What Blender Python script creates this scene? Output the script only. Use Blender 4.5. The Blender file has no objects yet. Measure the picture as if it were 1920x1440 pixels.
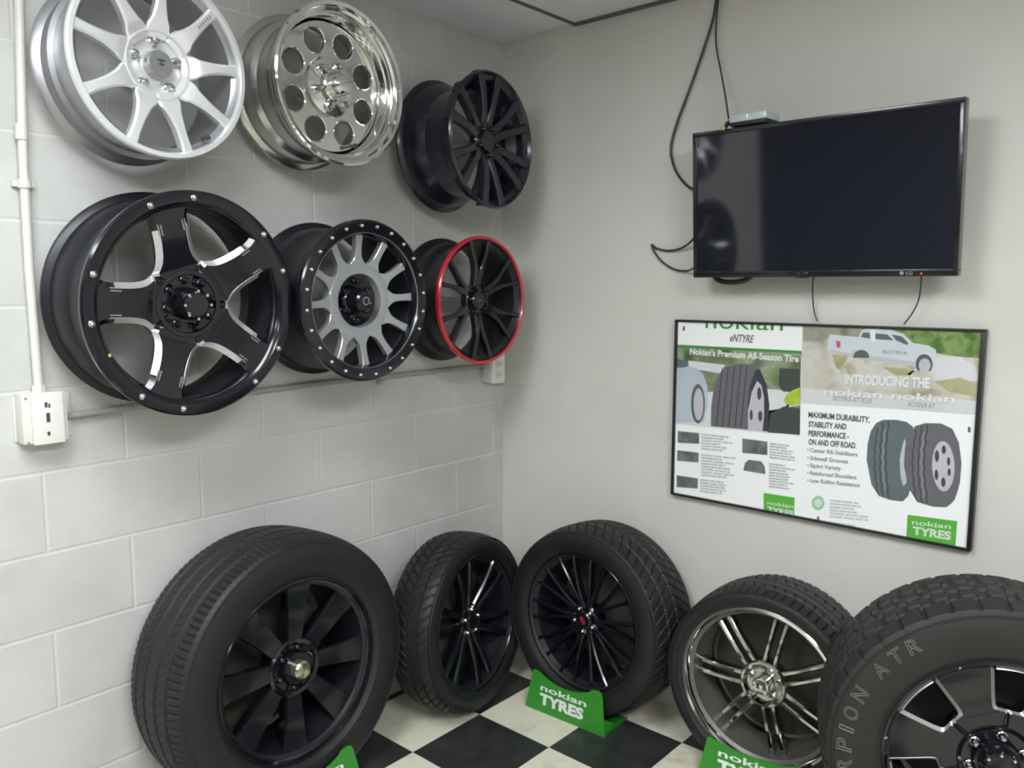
import bpy, bmesh, math, random
from mathutils import Vector, Matrix
random.seed(7)
PI = math.pi
col = bpy.context.scene.collection
sc = bpy.context.scene

# ------------------------------------------------------------------ camera
CAM = Vector((2.1603, -2.4033, 1.4607)); YAW, PITCH, ROLL, FPX = -0.7209, -0.1200, 0.0011, 1531.6
fw = Vector((math.sin(YAW)*math.cos(PITCH), math.cos(YAW)*math.cos(PITCH), math.sin(PITCH)))
rt = Vector((math.cos(YAW), -math.sin(YAW), 0)); up = rt.cross(fw)
rt, up = rt*math.cos(ROLL)+up*math.sin(ROLL), -rt*math.sin(ROLL)+up*math.cos(ROLL)
cd = bpy.data.cameras.new('camera'); cam = bpy.data.objects.new('camera', cd); col.objects.link(cam)
M = Matrix((rt, up, -fw)).transposed().to_4x4(); M.translation = CAM
cam.matrix_world = M
cd.sensor_width = 36; cd.sensor_fit = 'HORIZONTAL'; cd.lens = FPX/1920*36
cd.clip_start = .05; cd.clip_end = 50
sc.camera = cam
cd.dof.use_dof = True; cd.dof.focus_distance = 1.0; cd.dof.aperture_fstop = 12
def at(px, py, ax, v):
    "point of the plane axis=v that the photograph shows at this pixel"
    d = rt*(px-960)/FPX - up*(py-720)/FPX + fw
    t = (v-CAM[ax])/d[ax]
    return CAM + d*t

# ------------------------------------------------------------------ materials
def nt(name):
    m = bpy.data.materials.new(name); m.use_nodes = True
    n = m.node_tree.nodes; n.clear(); l = m.node_tree.links
    o = n.new('ShaderNodeOutputMaterial'); b = n.new('ShaderNodeBsdfPrincipled'); l.new(b.outputs[0], o.inputs[0])
    return m, n, l, b
def setb(b, **k):
    for a, v in k.items():
        b.inputs[a.replace('_', ' ')].default_value = v
def mat(name, rgb, rough=.5, metal=0, coat=0, var=.0, scale=30, bump=0, bscale=200, rvar=0, spec=None):
    m, n, l, b = nt(name)
    setb(b, Roughness=rough, Metallic=metal); b.inputs['Coat Weight'].default_value = coat; b.inputs['Coat Roughness'].default_value = .06
    if spec is not None: b.inputs['Specular IOR Level'].default_value = spec
    b.inputs['Base Color'].default_value = (*rgb, 1)
    tc = n.new('ShaderNodeTexCoord')
    nz = n.new('ShaderNodeTexNoise'); nz.inputs['Scale'].default_value = scale; nz.inputs['Detail'].default_value = 5
    l.new(tc.outputs['Object'], nz.inputs['Vector'])
    v = max(var, .04)
    mx = n.new('ShaderNodeMix'); mx.data_type = 'RGBA'
    mx.inputs[6].default_value = (*[c*(1-v) for c in rgb], 1); mx.inputs[7].default_value = (*[min(1, c*(1+v)) for c in rgb], 1)
    l.new(nz.outputs['Fac'], mx.inputs[0]); l.new(mx.outputs[2], b.inputs['Base Color'])
    if rvar:
        mr = n.new('ShaderNodeMapRange'); mr.inputs[3].default_value = max(0.02, rough-rvar); mr.inputs[4].default_value = rough+rvar
        l.new(nz.outputs['Fac'], mr.inputs[0]); l.new(mr.outputs[0], b.inputs['Roughness'])
    if bump:
        n2 = n.new('ShaderNodeTexNoise'); n2.inputs['Scale'].default_value = bscale; n2.inputs['Detail'].default_value = 3
        l.new(tc.outputs['Object'], n2.inputs['Vector'])
        bp = n.new('ShaderNodeBump'); bp.inputs['Strength'].default_value = bump; bp.inputs['Distance'].default_value = .002
        l.new(n2.outputs['Fac'], bp.inputs['Height']); l.new(bp.outputs[0], b.inputs['Normal'])
    return m
def math_node(n, l, op, a, b=None):
    q = n.new('ShaderNodeMath'); q.operation = op
    for i, v in enumerate((a, b)):
        if v is None: continue
        if isinstance(v, (int, float)): q.inputs[i].default_value = v
        else: l.new(v, q.inputs[i])
    return q.outputs[0]

ROW = .2032; BLK = .4064; ZB = .7999; D0 = .2658
def block_wall_mat():
    m, n, l, b = nt('painted_concrete_block')
    tc = n.new('ShaderNodeTexCoord'); sx = n.new('ShaderNodeSeparateXYZ'); l.new(tc.outputs['Object'], sx.inputs[0])
    cx = n.new('ShaderNodeCombineXYZ')
    # brick rows: z shifted so a joint falls at ZB; odd rows shifted by half a block
    u = math_node(n, l, 'MULTIPLY_ADD', sx.outputs['Y'], -1.0); u.node.inputs[2].default_value = -D0 + 10*BLK
    z = math_node(n, l, 'ADD', sx.outputs['Z'], -ZB + 12*ROW)
    l.new(u, cx.inputs[0]); l.new(z, cx.inputs[1])
    wob = n.new('ShaderNodeTexNoise'); wob.inputs['Scale'].default_value = 3; l.new(tc.outputs['Object'], wob.inputs['Vector'])
    br = n.new('ShaderNodeTexBrick'); l.new(cx.outputs[0], br.inputs['Vector'])
    br.inputs['Scale'].default_value = 1; br.inputs['Brick Width'].default_value = BLK; br.inputs['Row Height'].default_value = ROW
    br.inputs['Mortar Size'].default_value = .0058; br.inputs['Mortar Smooth'].default_value = .7; br.inputs['Bias'].default_value = 0
    br.offset = .5; br.offset_frequency = 2
    # colour: white paint with blotchy grime
    n1 = n.new('ShaderNodeTexNoise'); n1.inputs['Scale'].default_value = 1.7; n1.inputs['Detail'].default_value = 6; n1.inputs['Roughness'].default_value = .6
    l.new(tc.outputs['Object'], n1.inputs['Vector'])
    r1 = n.new('ShaderNodeValToRGB'); r1.color_ramp.elements[0].position = .3; r1.color_ramp.elements[1].position = .58
    r1.color_ramp.elements[0].color = (.46, .46, .44, 1); r1.color_ramp.elements[1].color = (.58, .585, .57, 1)
    l.new(n1.outputs['Fac'], r1.inputs[0])
    # sooty smudges
    n3 = n.new('ShaderNodeTexNoise'); n3.inputs['Scale'].default_value = 4.2; n3.inputs['Detail'].default_value = 4
    l.new(tc.outputs['Object'], n3.inputs['Vector'])
    r3 = n.new('ShaderNodeValToRGB'); r3.color_ramp.elements[0].position = .63; r3.color_ramp.elements[1].position = .78
    r3.color_ramp.elements[0].color = (0, 0, 0, 1); r3.color_ramp.elements[1].color = (.22, .22, .22, 1)
    l.new(n3.outputs['Fac'], r3.inputs[0])
    mx = n.new('ShaderNodeMix'); mx.data_type = 'RGBA'; l.new(r3.outputs[0], mx.inputs[0]); l.new(r1.outputs[0], mx.inputs[6]); mx.inputs[7].default_value = (.40, .38, .35, 1)
    mo = n.new('ShaderNodeMix'); mo.data_type = 'RGBA'; mo.inputs[7].default_value = (.62, .62, .605, 1)
    l.new(math_node(n, l, 'MULTIPLY', br.outputs['Fac'], .75), mo.inputs[0]); l.new(mx.outputs[2], mo.inputs[6]); l.new(mo.outputs[2], b.inputs['Base Color'])
    n2 = n.new('ShaderNodeTexNoise'); n2.inputs['Scale'].default_value = 90; n2.inputs['Detail'].default_value = 4
    l.new(tc.outputs['Object'], n2.inputs['Vector'])
    h = math_node(n, l, 'ADD', math_node(n, l, 'MULTIPLY', br.outputs['Fac'], -1.0), math_node(n, l, 'MULTIPLY', n2.outputs['Fac'], .22))
    bp = n.new('ShaderNodeBump'); bp.inputs['Strength'].default_value = .36; bp.inputs['Distance'].default_value = .004
    l.new(h, bp.inputs['Height']); l.new(bp.outputs[0], b.inputs['Normal'])
    setb(b, Roughness=.48)
    return m
def drywall_mat(name, rgb, smudge=.18):
    m, n, l, b = nt(name)
    tc = n.new('ShaderNodeTexCoord')
    n1 = n.new('ShaderNodeTexNoise'); n1.inputs['Scale'].default_value = 1.6; n1.inputs['Detail'].default_value = 7; n1.inputs['Roughness'].default_value = .55
    l.new(tc.outputs['Object'], n1.inputs['Vector'])
    r1 = n.new('ShaderNodeValToRGB'); r1.color_ramp.elements[0].position = .28; r1.color_ramp.elements[1].position = .55
    r1.color_ramp.elements[0].color = (*[c*(1-smudge*.55) for c in rgb], 1); r1.color_ramp.elements[1].color = (*rgb, 1)
    l.new(n1.outputs['Fac'], r1.inputs[0])
    n3 = n.new('ShaderNodeTexNoise'); n3.inputs['Scale'].default_value = 7; n3.inputs['Detail'].default_value = 5; n3.inputs['Roughness'].default_value = .7
    l.new(tc.outputs['Object'], n3.inputs['Vector'])
    r3 = n.new('ShaderNodeValToRGB'); r3.color_ramp.elements[0].position = .66; r3.color_ramp.elements[1].position = .8
    r3.color_ramp.elements[0].color = (0, 0, 0, 1); r3.color_ramp.elements[1].color = (smudge, smudge, smudge, 1)
    l.new(n3.outputs['Fac'], r3.inputs[0])
    mx = n.new('ShaderNodeMix'); mx.data_type = 'RGBA'; l.new(r3.outputs[0], mx.inputs[0]); l.new(r1.outputs[0], mx.inputs[6]); mx.inputs[7].default_value = (.33, .29, .24, 1)
    l.new(mx.outputs[2], b.inputs['Base Color'])
    n2 = n.new('ShaderNodeTexNoise'); n2.inputs['Scale'].default_value = 150; l.new(tc.outputs['Object'], n2.inputs['Vector'])
    bp = n.new('ShaderNodeBump'); bp.inputs['Strength'].default_value = .15; bp.inputs['Distance'].default_value = .001
    l.new(n2.outputs['Fac'], bp.inputs['Height']); l.new(bp.outputs[0], b.inputs['Normal'])
    setb(b, Roughness=.55)
    return m
TILE = .3048; OX, OY = .3308, -.4884
def floor_mat():
    m, n, l, b = nt('checker_tile_floor')
    tc = n.new('ShaderNodeTexCoord')
    mp = n.new('ShaderNodeMapping'); mp.inputs['Location'].default_value = (-OX/TILE+20, -OY/TILE+21, .5); mp.inputs['Scale'].default_value = (1/TILE, 1/TILE, 0)
    l.new(tc.outputs['Object'], mp.inputs['Vector'])
    ck = n.new('ShaderNodeTexChecker'); ck.inputs['Scale'].default_value = 1; l.new(mp.outputs[0], ck.inputs['Vector'])
    n1 = n.new('ShaderNodeTexNoise'); n1.inputs['Scale'].default_value = 9; n1.inputs['Detail'].default_value = 6; n1.inputs['Roughness'].default_value = .65
    l.new(tc.outputs['Object'], n1.inputs['Vector'])
    rc = n.new('ShaderNodeValToRGB'); e = rc.color_ramp.elements; e[0].position = .22; e[0].color = (.54, .49, .36, 1); e[1].position = .46; e[1].color = (.74, .71, .585, 1)
    l.new(n1.outputs['Fac'], rc.inputs[0])
    rb = n.new('ShaderNodeValToRGB'); e = rb.color_ramp.elements; e[0].position = .3; e[0].color = (.018, .020, .019, 1); e[1].position = .75; e[1].color = (.045, .048, .045, 1)
    l.new(n1.outputs['Fac'], rb.inputs[0])
    # rusty-yellow stains
    n4 = n.new('ShaderNodeTexNoise'); n4.inputs['Scale'].default_value = 3.3; n4.inputs['Detail'].default_value = 3; n4.inputs['Distortion'].default_value = 1.2
    l.new(tc.outputs['Object'], n4.inputs['Vector'])
    r4 = n.new('ShaderNodeValToRGB'); e = r4.color_ramp.elements; e[0].position = .60; e[0].color = (0, 0, 0, 1); e[1].position = .74; e[1].color = (.45, .45, .45, 1)
    l.new(n4.outputs['Fac'], r4.inputs[0])
    ms = n.new('ShaderNodeMix'); ms.data_type = 'RGBA'; l.new(r4.outputs[0], ms.inputs[0]); l.new(rc.outputs[0], ms.inputs[6]); ms.inputs[7].default_value = (.42, .27, .08, 1)
    mx = n.new('ShaderNodeMix'); mx.data_type = 'RGBA'; l.new(ck.outputs['Fac'], mx.inputs[0]); l.new(ms.outputs[2], mx.inputs[7]); l.new(rb.outputs[0], mx.inputs[6])
    l.new(mx.outputs[2], b.inputs['Base Color'])
    mr = n.new('ShaderNodeMapRange'); mr.inputs[3].default_value = .28; mr.inputs[4].default_value = .5; l.new(n1.outputs['Fac'], mr.inputs[0]); l.new(mr.outputs[0], b.inputs['Roughness'])
    # thin seams
    return m
def emis(name, rgb, s):
    m, n, l, b = nt(name); setb(b, Roughness=.5); b.inputs['Base Color'].default_value = (*rgb, 1)
    b.inputs['Emission Color'].default_value = (*rgb, 1); b.inputs['Emission Strength'].default_value = s
    return m

MT = dict(
    silver=mat('silver_wheel_paint', (.84, .85, .87), .32, .55, .3, .04, 300),
    silver_flat=mat('satin_silver_barrel', (.40, .40, .42), .36, .8, 0, .08, 40),
    chrome=mat('polished_aluminium', (.80, .81, .79), .09, 1, 0, .03, 6, rvar=.04),
    barrel_polish=mat('polished_barrel', (.62, .63, .60), .22, 1, 0, .06, 5, rvar=.06),
    chrome_dark=mat('dark_chrome', (.50, .49, .46), .10, 1, 0, .1, 9, rvar=.05),
    black=mat('gloss_black_paint', (.006, .0065, .010), .16, 0, .25, .1, 20, rvar=.04, spec=.4),
    blueblack=mat('blue_black_paint', (.011, .013, .023), .26, 0, .2, .1, 20, rvar=.04),
    satin=mat('satin_black_barrel', (.010, .011, .015), .36, 0, 0, .15, 14, rvar=.06, spec=.4),
    machined=mat('machined_aluminium_face', (.40, .41, .44), .34, .55, .2, .06, 160, rvar=.05),
    milled=mat('milled_aluminium_edge', (.62, .63, .64), .3, .7, 0, .05, 80),
    red=mat('red_lip_paint', (.50, .012, .03), .3, 0, .5, .08, 40),
    redlogo=mat('dark_red_badge', (.30, .01, .03), .4),
    rubber=mat('tyre_rubber', (.0125, .0125, .0135), .5, 0, 0, .25, 22, .25, 260, rvar=.08, spec=.4),
    rubber_dust=mat('dusty_tyre_rubber', (.021, .0195, .018), .6, 0, 0, .25, 18, .25, 260, rvar=.08, spec=.4),
    white_letter=mat('tan_white_tyre_lettering', (.15, .135, .115), .6, 0, 0, .35, 90),
    greencap=mat('tarnished_chrome_cap', (.55, .56, .40), .2, .9, 0, .5, 60, rvar=.1),
    nut=mat('lug_nut_steel', (.62, .62, .62), .2, 1),
    rivet=mat('rivet_steel', (.72, .72, .70), .25, 1),
    green=mat('green_display_plastic', (.030, .235, .022), .42, 0, 0, .08, 12),
    white=mat('white_print', (.75, .77, .76), .5),
    plastic_white=mat('cream_white_plastic', (.74, .74, .70), .38, 0, 0, .03, 30),
    conduit=mat('painted_conduit', (.66, .66, .62), .4, 0, 0, .06, 20),
    raceway=mat('shaded_painted_conduit', (.36, .35, .31), .45, 0, 0, .1, 20),  # same paint as the other conduit, with its shade put into the colour
    slot=mat('dark_slot', (.05, .05, .045), .6),
    tvframe=mat('black_plastic_bezel', (.008, .008, .010), .25, 0, .3),
    tvscreen=mat('dark_glass_screen', (.014, .015, .023), .06, 0, .3),
    tvback=mat('matte_black_plastic', (.012, .012, .013), .5),
    cable=mat('dark_rubber_cable', (.035, .035, .036), .45),
    boxsilver=mat('brushed_silver_plastic', (.55, .62, .66), .3, .3),
    yellow=mat('yellow_plug', (.42, .38, .12), .5),
    greyprint=mat('grey_print', (.25, .26, .28), .5),
    led_red=emis('red_standby_light', (.8, .08, .03), 1.2), led_green=emis('green_power_light', (.2, .9, .6), 1.5),
    frame=mat('black_picture_frame', (.014, .014, .014), .35),
    paper=mat('poster_paper', (.90, .92, .92), .35, 0, .25, .03, 3),
    peg=mat('steel_peg', (.55, .55, .53), .5, .2),
    shade_disc=mat('dark_shade_disc', (.060, .052, .044), .8, 0, 0, .3, 25),  # dark colour of the added discs, standing in for shade behind spokes
    dustybarrel=mat('dusty_grey_barrel', (.16, .155, .14), .4, .5, 0, .2, 14),
)

# ------------------------------------------------------------------ mesh helpers
def link(name, me, m=None, parent=None):
    o = bpy.data.objects.new(name, me); col.objects.link(o)
    if m is not None:
        me.materials.clear()
        for q in (m if isinstance(m, (list, tuple)) else [m]): me.materials.append(q)
    if parent is not None: o.parent = parent
    return o
def finish(bm, name, smooth=True, ang=35):
    bmesh.ops.recalc_face_normals(bm, faces=bm.faces[:])
    me = bpy.data.meshes.new(name); bm.to_mesh(me); bm.free()
    if smooth:
        for p in me.polygons: p.use_smooth = True
        me.set_sharp_from_angle(angle=math.radians(ang))
    return me
def thing(name, label, cat, loc=(0, 0, 0), group=None):
    o = bpy.data.objects.new(name, None); col.objects.link(o); o.location = loc; o.empty_display_size = .1
    o['label'] = label; o['category'] = cat
    if group: o['group'] = group
    return o
def tag(o, label, cat, group=None):
    o['label'] = label; o['category'] = cat
    if group: o['group'] = group
    return o
def box(bm, a, b, bev=0):
    a = Vector(a); b = Vector(b); c = (a+b)/2; d = b-a
    r = bmesh.ops.create_cube(bm, size=1, matrix=Matrix.Translation(c) @ Matrix.Diagonal((abs(d.x), abs(d.y), abs(d.z), 1)))
    if bev:
        es = list({e for v in r['verts'] for e in v.link_edges})
        bmesh.ops.bevel(bm, geom=es, offset=bev, segments=2, profile=.6, affect='EDGES')
def boxo(name, a, b, m, parent=None, bev=0):
    bm = bmesh.new(); box(bm, a, b, bev); return link(name, finish(bm, name), m, parent)
def lathe(bm, prof, seg=96, closed=True, x0=0):
    "profile of (x, r) spun about the X axis"
    rings = []
    for i in range(seg):
        t = 2*PI*i/seg; c, s = math.cos(t), math.sin(t)
        rings.append([bm.verts.new((x+x0, r*c, r*s)) for x, r in prof])
    n = len(prof)
    for i in range(seg):
        A, B = rings[i], rings[(i+1) % seg]
        for j in range(n if closed else n-1):
            k = (j+1) % n
            if prof[j][1] < 1e-6 and prof[k][1] < 1e-6: continue
            try: bm.faces.new((A[j], A[k], B[k], B[j]))
            except ValueError: pass
    bmesh.ops.remove_doubles(bm, verts=bm.verts[:], dist=1e-6)
def latheo(name, prof, m, parent=None, seg=96, closed=True, x0=0, ang=30):
    bm = bmesh.new(); lathe(bm, prof, seg, closed, x0); return link(name, finish(bm, name, True, ang), m, parent)
def disc_prof(r, x1, x0, bev=.002):
    return [(x0, 0), (x0, r), (x1-bev, r), (x1, r-bev), (x1, 0)]
def tube(bm, pts, r, seg=8, cap=True):
    pts = [Vector(p) for p in pts]; rings = []; n0 = None
    for i, p in enumerate(pts):
        d = (pts[min(i+1, len(pts)-1)]-pts[max(i-1, 0)]).normalized()
        if n0 is None: n0 = d.orthogonal().normalized()
        n0 = (n0-d*n0.dot(d)).normalized(); b = d.cross(n0)
        rr = r[i] if isinstance(r, (list, tuple)) else r
        rings.append([bm.verts.new(p+n0*rr*math.cos(2*PI*k/seg)+b*rr*math.sin(2*PI*k/seg)) for k in range(seg)])
    for A, B in zip(rings, rings[1:]):
        for k in range(seg): bm.faces.new((A[k], A[(k+1) % seg], B[(k+1) % seg], B[k]))
    if cap: bm.faces.new(rings[0]); bm.faces.new(rings[-1])
def spline(pts, n=10):
    pts = [Vector(p) for p in pts]; out = []
    P = [pts[0]*2-pts[1]]+pts+[pts[-1]*2-pts[-2]]
    for i in range(1, len(P)-2):
        a, b, c, d = P[i-1:i+3]
        for k in range(n):
            t = k/n
            out.append(.5*((2*b)+(c-a)*t+(2*a-5*b+4*c-d)*t*t+(3*b-a-3*c+d)*t**3))
    out.append(pts[-1]); return out
def poly(bm, pts, nrm, th):
    "flat plate: outline pts (3-D) given thickness th along nrm"
    nrm = Vector(nrm)*th
    A = [bm.verts.new(Vector(p)) for p in pts]; B = [bm.verts.new(Vector(p)+nrm) for p in pts]
    n = len(pts); bm.faces.new(A); bm.faces.new(B[::-1])
    for i in range(n): bm.faces.new((A[i], A[(i+1) % n], B[(i+1) % n], B[i]))
def curve_mesh(outlines, th, name, bevel=0.0, res=1):
    "plate from 2-D outlines (first outer, rest holes) in the local YZ plane, thickness th along -X; front at x=0"
    cu = bpy.data.curves.new(name, 'CURVE'); cu.dimensions = '2D'; cu.fill_mode = 'BOTH'
    for ol in outlines:
        sp = cu.splines.new('POLY'); sp.points.add(len(ol)-1); sp.use_cyclic_u = True
        for p, q in zip(sp.points, ol): p.co = (q[0], q[1], 0, 1)
    cu.extrude = th/2; cu.bevel_depth = bevel; cu.bevel_resolution = 1; cu.offset = -bevel
    o = bpy.data.objects.new(name, cu); col.objects.link(o)
    dg = bpy.context.evaluated_depsgraph_get(); dg.update()
    me = bpy.data.meshes.new_from_object(o.evaluated_get(dg)); bpy.data.objects.remove(o); bpy.data.curves.remove(cu)
    # curve XY -> local YZ, curve Z -> X
    me.transform(Matrix(((0, 0, 1, -th/2), (1, 0, 0, 0), (0, 1, 0, 0), (0, 0, 0, 1))))
    for p in me.polygons: p.use_smooth = True
    me.set_sharp_from_angle(angle=math.radians(30))
    return me
def text_mesh(s, name, bold=0.0, outline=0.0, ext=.0004):
    cu = bpy.data.curves.new(name, 'FONT'); cu.body = s; cu.size = 1; cu.resolution_u = 3
    if outline: cu.fill_mode = 'NONE'; cu.bevel_depth = outline; cu.bevel_resolution = 0
    else: cu.extrude = 0; cu.offset = bold
    o = bpy.data.objects.new(name, cu); col.objects.link(o)
    dg = bpy.context.evaluated_depsgraph_get(); dg.update()
    me = bpy.data.meshes.new_from_object(o.evaluated_get(dg)); bpy.data.objects.remove(o); bpy.data.curves.remove(cu)
    return me
def text_into(bm, s, org, ux, uy, w, h, bold=0, outline=0, slant=0, nrm=None, lift=0, th=.0006, hcrop=None):
    "lettering s fitted to a box: org is baseline-left, ux/uy unit directions, w x h its size"
    me = text_mesh(s, 't', bold, outline)
    xs = [v.co.x for v in me.vertices]; ys = [v.co.y for v in me.vertices]
    x0, x1 = min(xs), max(xs); y0 = min(0, 0); y1 = max(ys)
    if x1-x0 < 1e-6: return
    k = len(bm.verts); org = Vector(org); ux = Vector(ux); uy = Vector(uy); nn = Vector(nrm)
    t = bmesh.new(); t.from_mesh(me); bpy.data.meshes.remove(me)
    if not outline:
        r = bmesh.ops.extrude_face_region(t, geom=t.faces[:])
        for v in r['geom']:
            if isinstance(v, bmesh.types.BMVert): v.co.z += 1.0
    vm = {}
    for v in t.verts:
        a = (v.co.x-x0)/(x1-x0)*w; b = (v.co.y-y0)/(y1-y0)*h
        a += slant*b
        z = lift+(v.co.z*th if not outline else v.co.z*h)
        vm[v] = bm.verts.new(org+ux*a+uy*b+nn*z)
    for f in t.faces:
        try: bm.faces.new([vm[v] for v in f.verts])
        except ValueError: pass
    t.free()

# ------------------------------------------------------------------ room
def struct(o): o['kind'] = 'structure'; return o
H = 2.375
XR, YB, XL, YL = 4.8, -6.0, -2.6, -2.58
m_block = block_wall_mat(); m_dry = drywall_mat('painted_drywall', (.66, .635, .60)); m_dark = drywall_mat('dark_rear_wall', (.12, .12, .13), .1)
def quadwall(name, a, b, m):
    return struct(boxo(name, a, b, m))
quadwall('wall_left', (-.15, YL, 0), (0, 0, H), m_block)
quadwall('wall_right', (-.15, 0, 0), (XR+.12, .12, H), m_dry)
quadwall('wall_side', (XR, YB, 0), (XR+.12, 0, H), m_dry)
quadwall('wall_rear', (XL-.12, YB-.12, 0), (XR+.12, YB, H), m_dark)
quadwall('wall_alcove', (XL-.12, YB, 0), (XL, YL+.15, H), m_dark)
quadwall('wall_return', (XL, YL, 0), (-.15, YL+.15, H), m_dark)
quadwall('floor', (XL-.12, YB-.12, -.08), (XR+.12, .12, 0), floor_mat())
def ceil_mat():
    m, n, l, b = nt('ceiling_tile')
    tc = n.new('ShaderNodeTexCoord'); n1 = n.new('ShaderNodeTexNoise'); n1.inputs['Scale'].default_value = 60; n1.inputs['Detail'].default_value = 4
    l.new(tc.outputs['Object'], n1.inputs['Vector'])
    r = n.new('ShaderNodeValToRGB'); e = r.color_ramp.elements; e[0].color = (.78, .80, .86, 1); e[1].color = (.86, .88, .93, 1); l.new(n1.outputs['Fac'], r.inputs[0])
    l.new(r.outputs[0], b.inputs['Base Color']); setb(b, Roughness=.8)
    bp = n.new('ShaderNodeBump'); bp.inputs['Strength'].default_value = .2; bp.inputs['Distance'].default_value = .002; l.new(n1.outputs['Fac'], bp.inputs['Height']); l.new(bp.outputs[0], b.inputs['Normal'])
    return m
quadwall('ceiling', (XL-.12, YB-.12, H), (XR+.12, .12, H+.06), ceil_mat())
# ceiling grid: dark grey tee bars and a wall angle
m_tee = mat('grey_ceiling_grid', (.10, .105, .105), .6)
bm = bmesh.new()
x = .346
while x < XR:
    box(bm, (x-.004, YB, H-.008), (x+.004, 0, H+.001)); x += .6096
y = -1.22
while y > YB:
    box(bm, (.346, y-.004, H-.0075), (XR, y+.004, H+.001)); y -= 1.2192
box(bm, (.346, -.013, H-.010), (XR, 0, H+.001))
struct(link('trim_ceiling_grid', finish(bm, 'grid', False), m_tee))

# troffers: real lamps in the ceiling grid
def troffer(x0, y0, label, s):
    t = thing('ceiling_light', label, 'ceiling light', (x0, y0, H), 'fluorescent ceiling panels')
    w, h = .60, 1.21
    bm = bmesh.new()
    for a, b in (((0, 0), (w, .02)), ((0, h-.02), (w, h)), ((0, 0), (.02, h)), ((w-.02, 0), (w, h))):
        box(bm, (a[0], a[1], -.014), (b[0], b[1], -.001))
    link('frame', finish(bm, 'frame', False), MT['plastic_white'], t)
    boxo('diffuser', (.03, .03, -.028), (w-.03, h-.03, -.004), emis('fluorescent_diffuser', (.95, .985, 1.0), s), t)
LS = 27.0
troffer(.80, -2.90, 'fluorescent ceiling panel nearest the block wall', LS)
troffer(2.63, -2.70, 'fluorescent ceiling panel above the aisle', LS*1.7)
troffer(.80, -5.34, 'rear fluorescent ceiling panel nearest the block wall', LS*.8)
troffer(2.63, -5.14, 'rear fluorescent ceiling panel above the aisle', LS*.8)

# ------------------------------------------------------------------ wheels
def orient(o, centre, yaw, lean):
    n = Vector((math.cos(yaw)*math.cos(lean), math.sin(yaw)*math.cos(lean), math.sin(lean)))
    s = Vector((-math.sin(yaw), math.cos(yaw), 0)); u = n.cross(s)
    m = Matrix((n, s, u)).transposed().to_4x4(); m.translation = Vector(centre); o.matrix_world = m
    return n, s, u
def barrel_prof(R, w, lip=.013, neck=.86, t=.007):
    return [(-.003, R-.003), (-.008, R), (-.013, R), (-.017, R-.004), (-.022, R-.016), (-.05, R-.018), (-.075, R*neck+.004), (-.10, R*neck), (-w*.62, R*neck), (-w+.07, R*neck+.012), (-w+.048, R-.018),
            (-w+.02, R-.016), (-w+.014, R-.004), (-w+.010, R), (-w+.004, R), (-w, R-.004), (-w, R-lip), (-w+.02, R-lip-.012), (-w+.055, R-.028), (-w+.08, R*neck-.004), (-w*.62, R*neck-t-.002), (-.10, R*neck-t-.002),
            (-.08, R*neck-t), (-.05, R-.029), (-.022, R-.028), (-.012, R-lip-.004), (-.003, R-lip), (0, R-lip+.002), (0, R-.006)]
def spoke_mesh(st, th=.03, bev=.004, bw=.004, n=16, name='spoke', taper=.75, side=None):
    "loft along +Y (radius); stations (r, half_width, x_front[, offset])"
    st = [tuple(s)+(0,)*(4-len(s)) for s in st]
    P = spline([Vector((s[0], s[1], s[2])) for s in st], n); Q = spline([Vector((s[3], 0, 0)) for s in st], n)
    bm = bmesh.new(); rings = []
    for p, q in zip(P, Q):
        r, hw, x = p; t = q.x
        b = min(bw, hw*.6)
        sec = [(-hw*taper, x-th), (-hw, x-bev), (-hw+b, x), (hw-b, x), (hw, x-bev), (hw*taper, x-th)]
        rings.append([bm.verts.new((xx, r, t+tt)) for tt, xx in sec])
    k = len(rings[0])
    for A, B in zip(rings, rings[1:]):
        for i in range(k): bm.faces.new((A[i], A[(i+1) % k], B[(i+1) % k], B[i]))
    bm.faces.new(rings[0]); bm.faces.new(rings[-1])
    return finish(bm, name, True, 32)
def edge_mesh(st, ra, rb, bev, bw, n=16, lift=.0012, sides=(-1, 1), grow=0):
    "milled chamfer that follows both edges of a spoke"
    st = [tuple(s)+(0,)*(4-len(s)) for s in st]
    P = spline([Vector((s[0], s[1], s[2])) for s in st], n)
    bm = bmesh.new()
    for sg in sides:
        rings = []
        for p in P:
            r, hw, x = p
            if r < ra or r > rb: continue
            a = Vector((x-bev, r, sg*(hw+.0008))); b = Vector((x+.0005, r, sg*(hw-bw)))
            nn = Vector((bw, 0, sg*bev)).normalized()*lift
            rings.append([bm.verts.new(q) for q in (a, b, b+nn, a+nn)])
        for A, B in zip(rings, rings[1:]):
            for i in range(4): bm.faces.new((A[i], A[(i+1) % 4], B[(i+1) % 4], B[i]))
        if rings: bm.faces.new(rings[0]); bm.faces.new(rings[-1])
    return finish(bm, 'edge', False)
def radial(me, name, n, phase, m, parent, x=0, sub=None, count=None):
    "n copies of one part about the axle; each is an object of its own"
    first = None
    for k in range(n):
        if first is None: o = link(name, me, m, parent)
        else: o = first.copy(); col.objects.link(o)
        if first is None: first = o
        o.rotation_euler = (math.radians(phase)+2*PI*k/n, 0, 0); o.location = (x, 0, 0)
        if sub:
            for sn, sm, smat in sub:
                q = bpy.data.objects.new(sn, sm); col.objects.link(q); q.parent = o
                if not sm.materials: sm.materials.append(smat)
    return first
def nut_mesh(r, h, rad, dome=True):
    bm = bmesh.new()
    seg = 6
    pr = [(0, r), (h*.7, r), (h, r*.75), (h*1.15, 0)] if dome else [(0, r), (h, r), (h, 0)]
    lathe(bm, [(0, 0)]+pr, seg, False); bmesh.ops.translate(bm, verts=bm.verts[:], vec=(0, rad, 0))
    return finish(bm, 'nut', True, 30)
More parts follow.
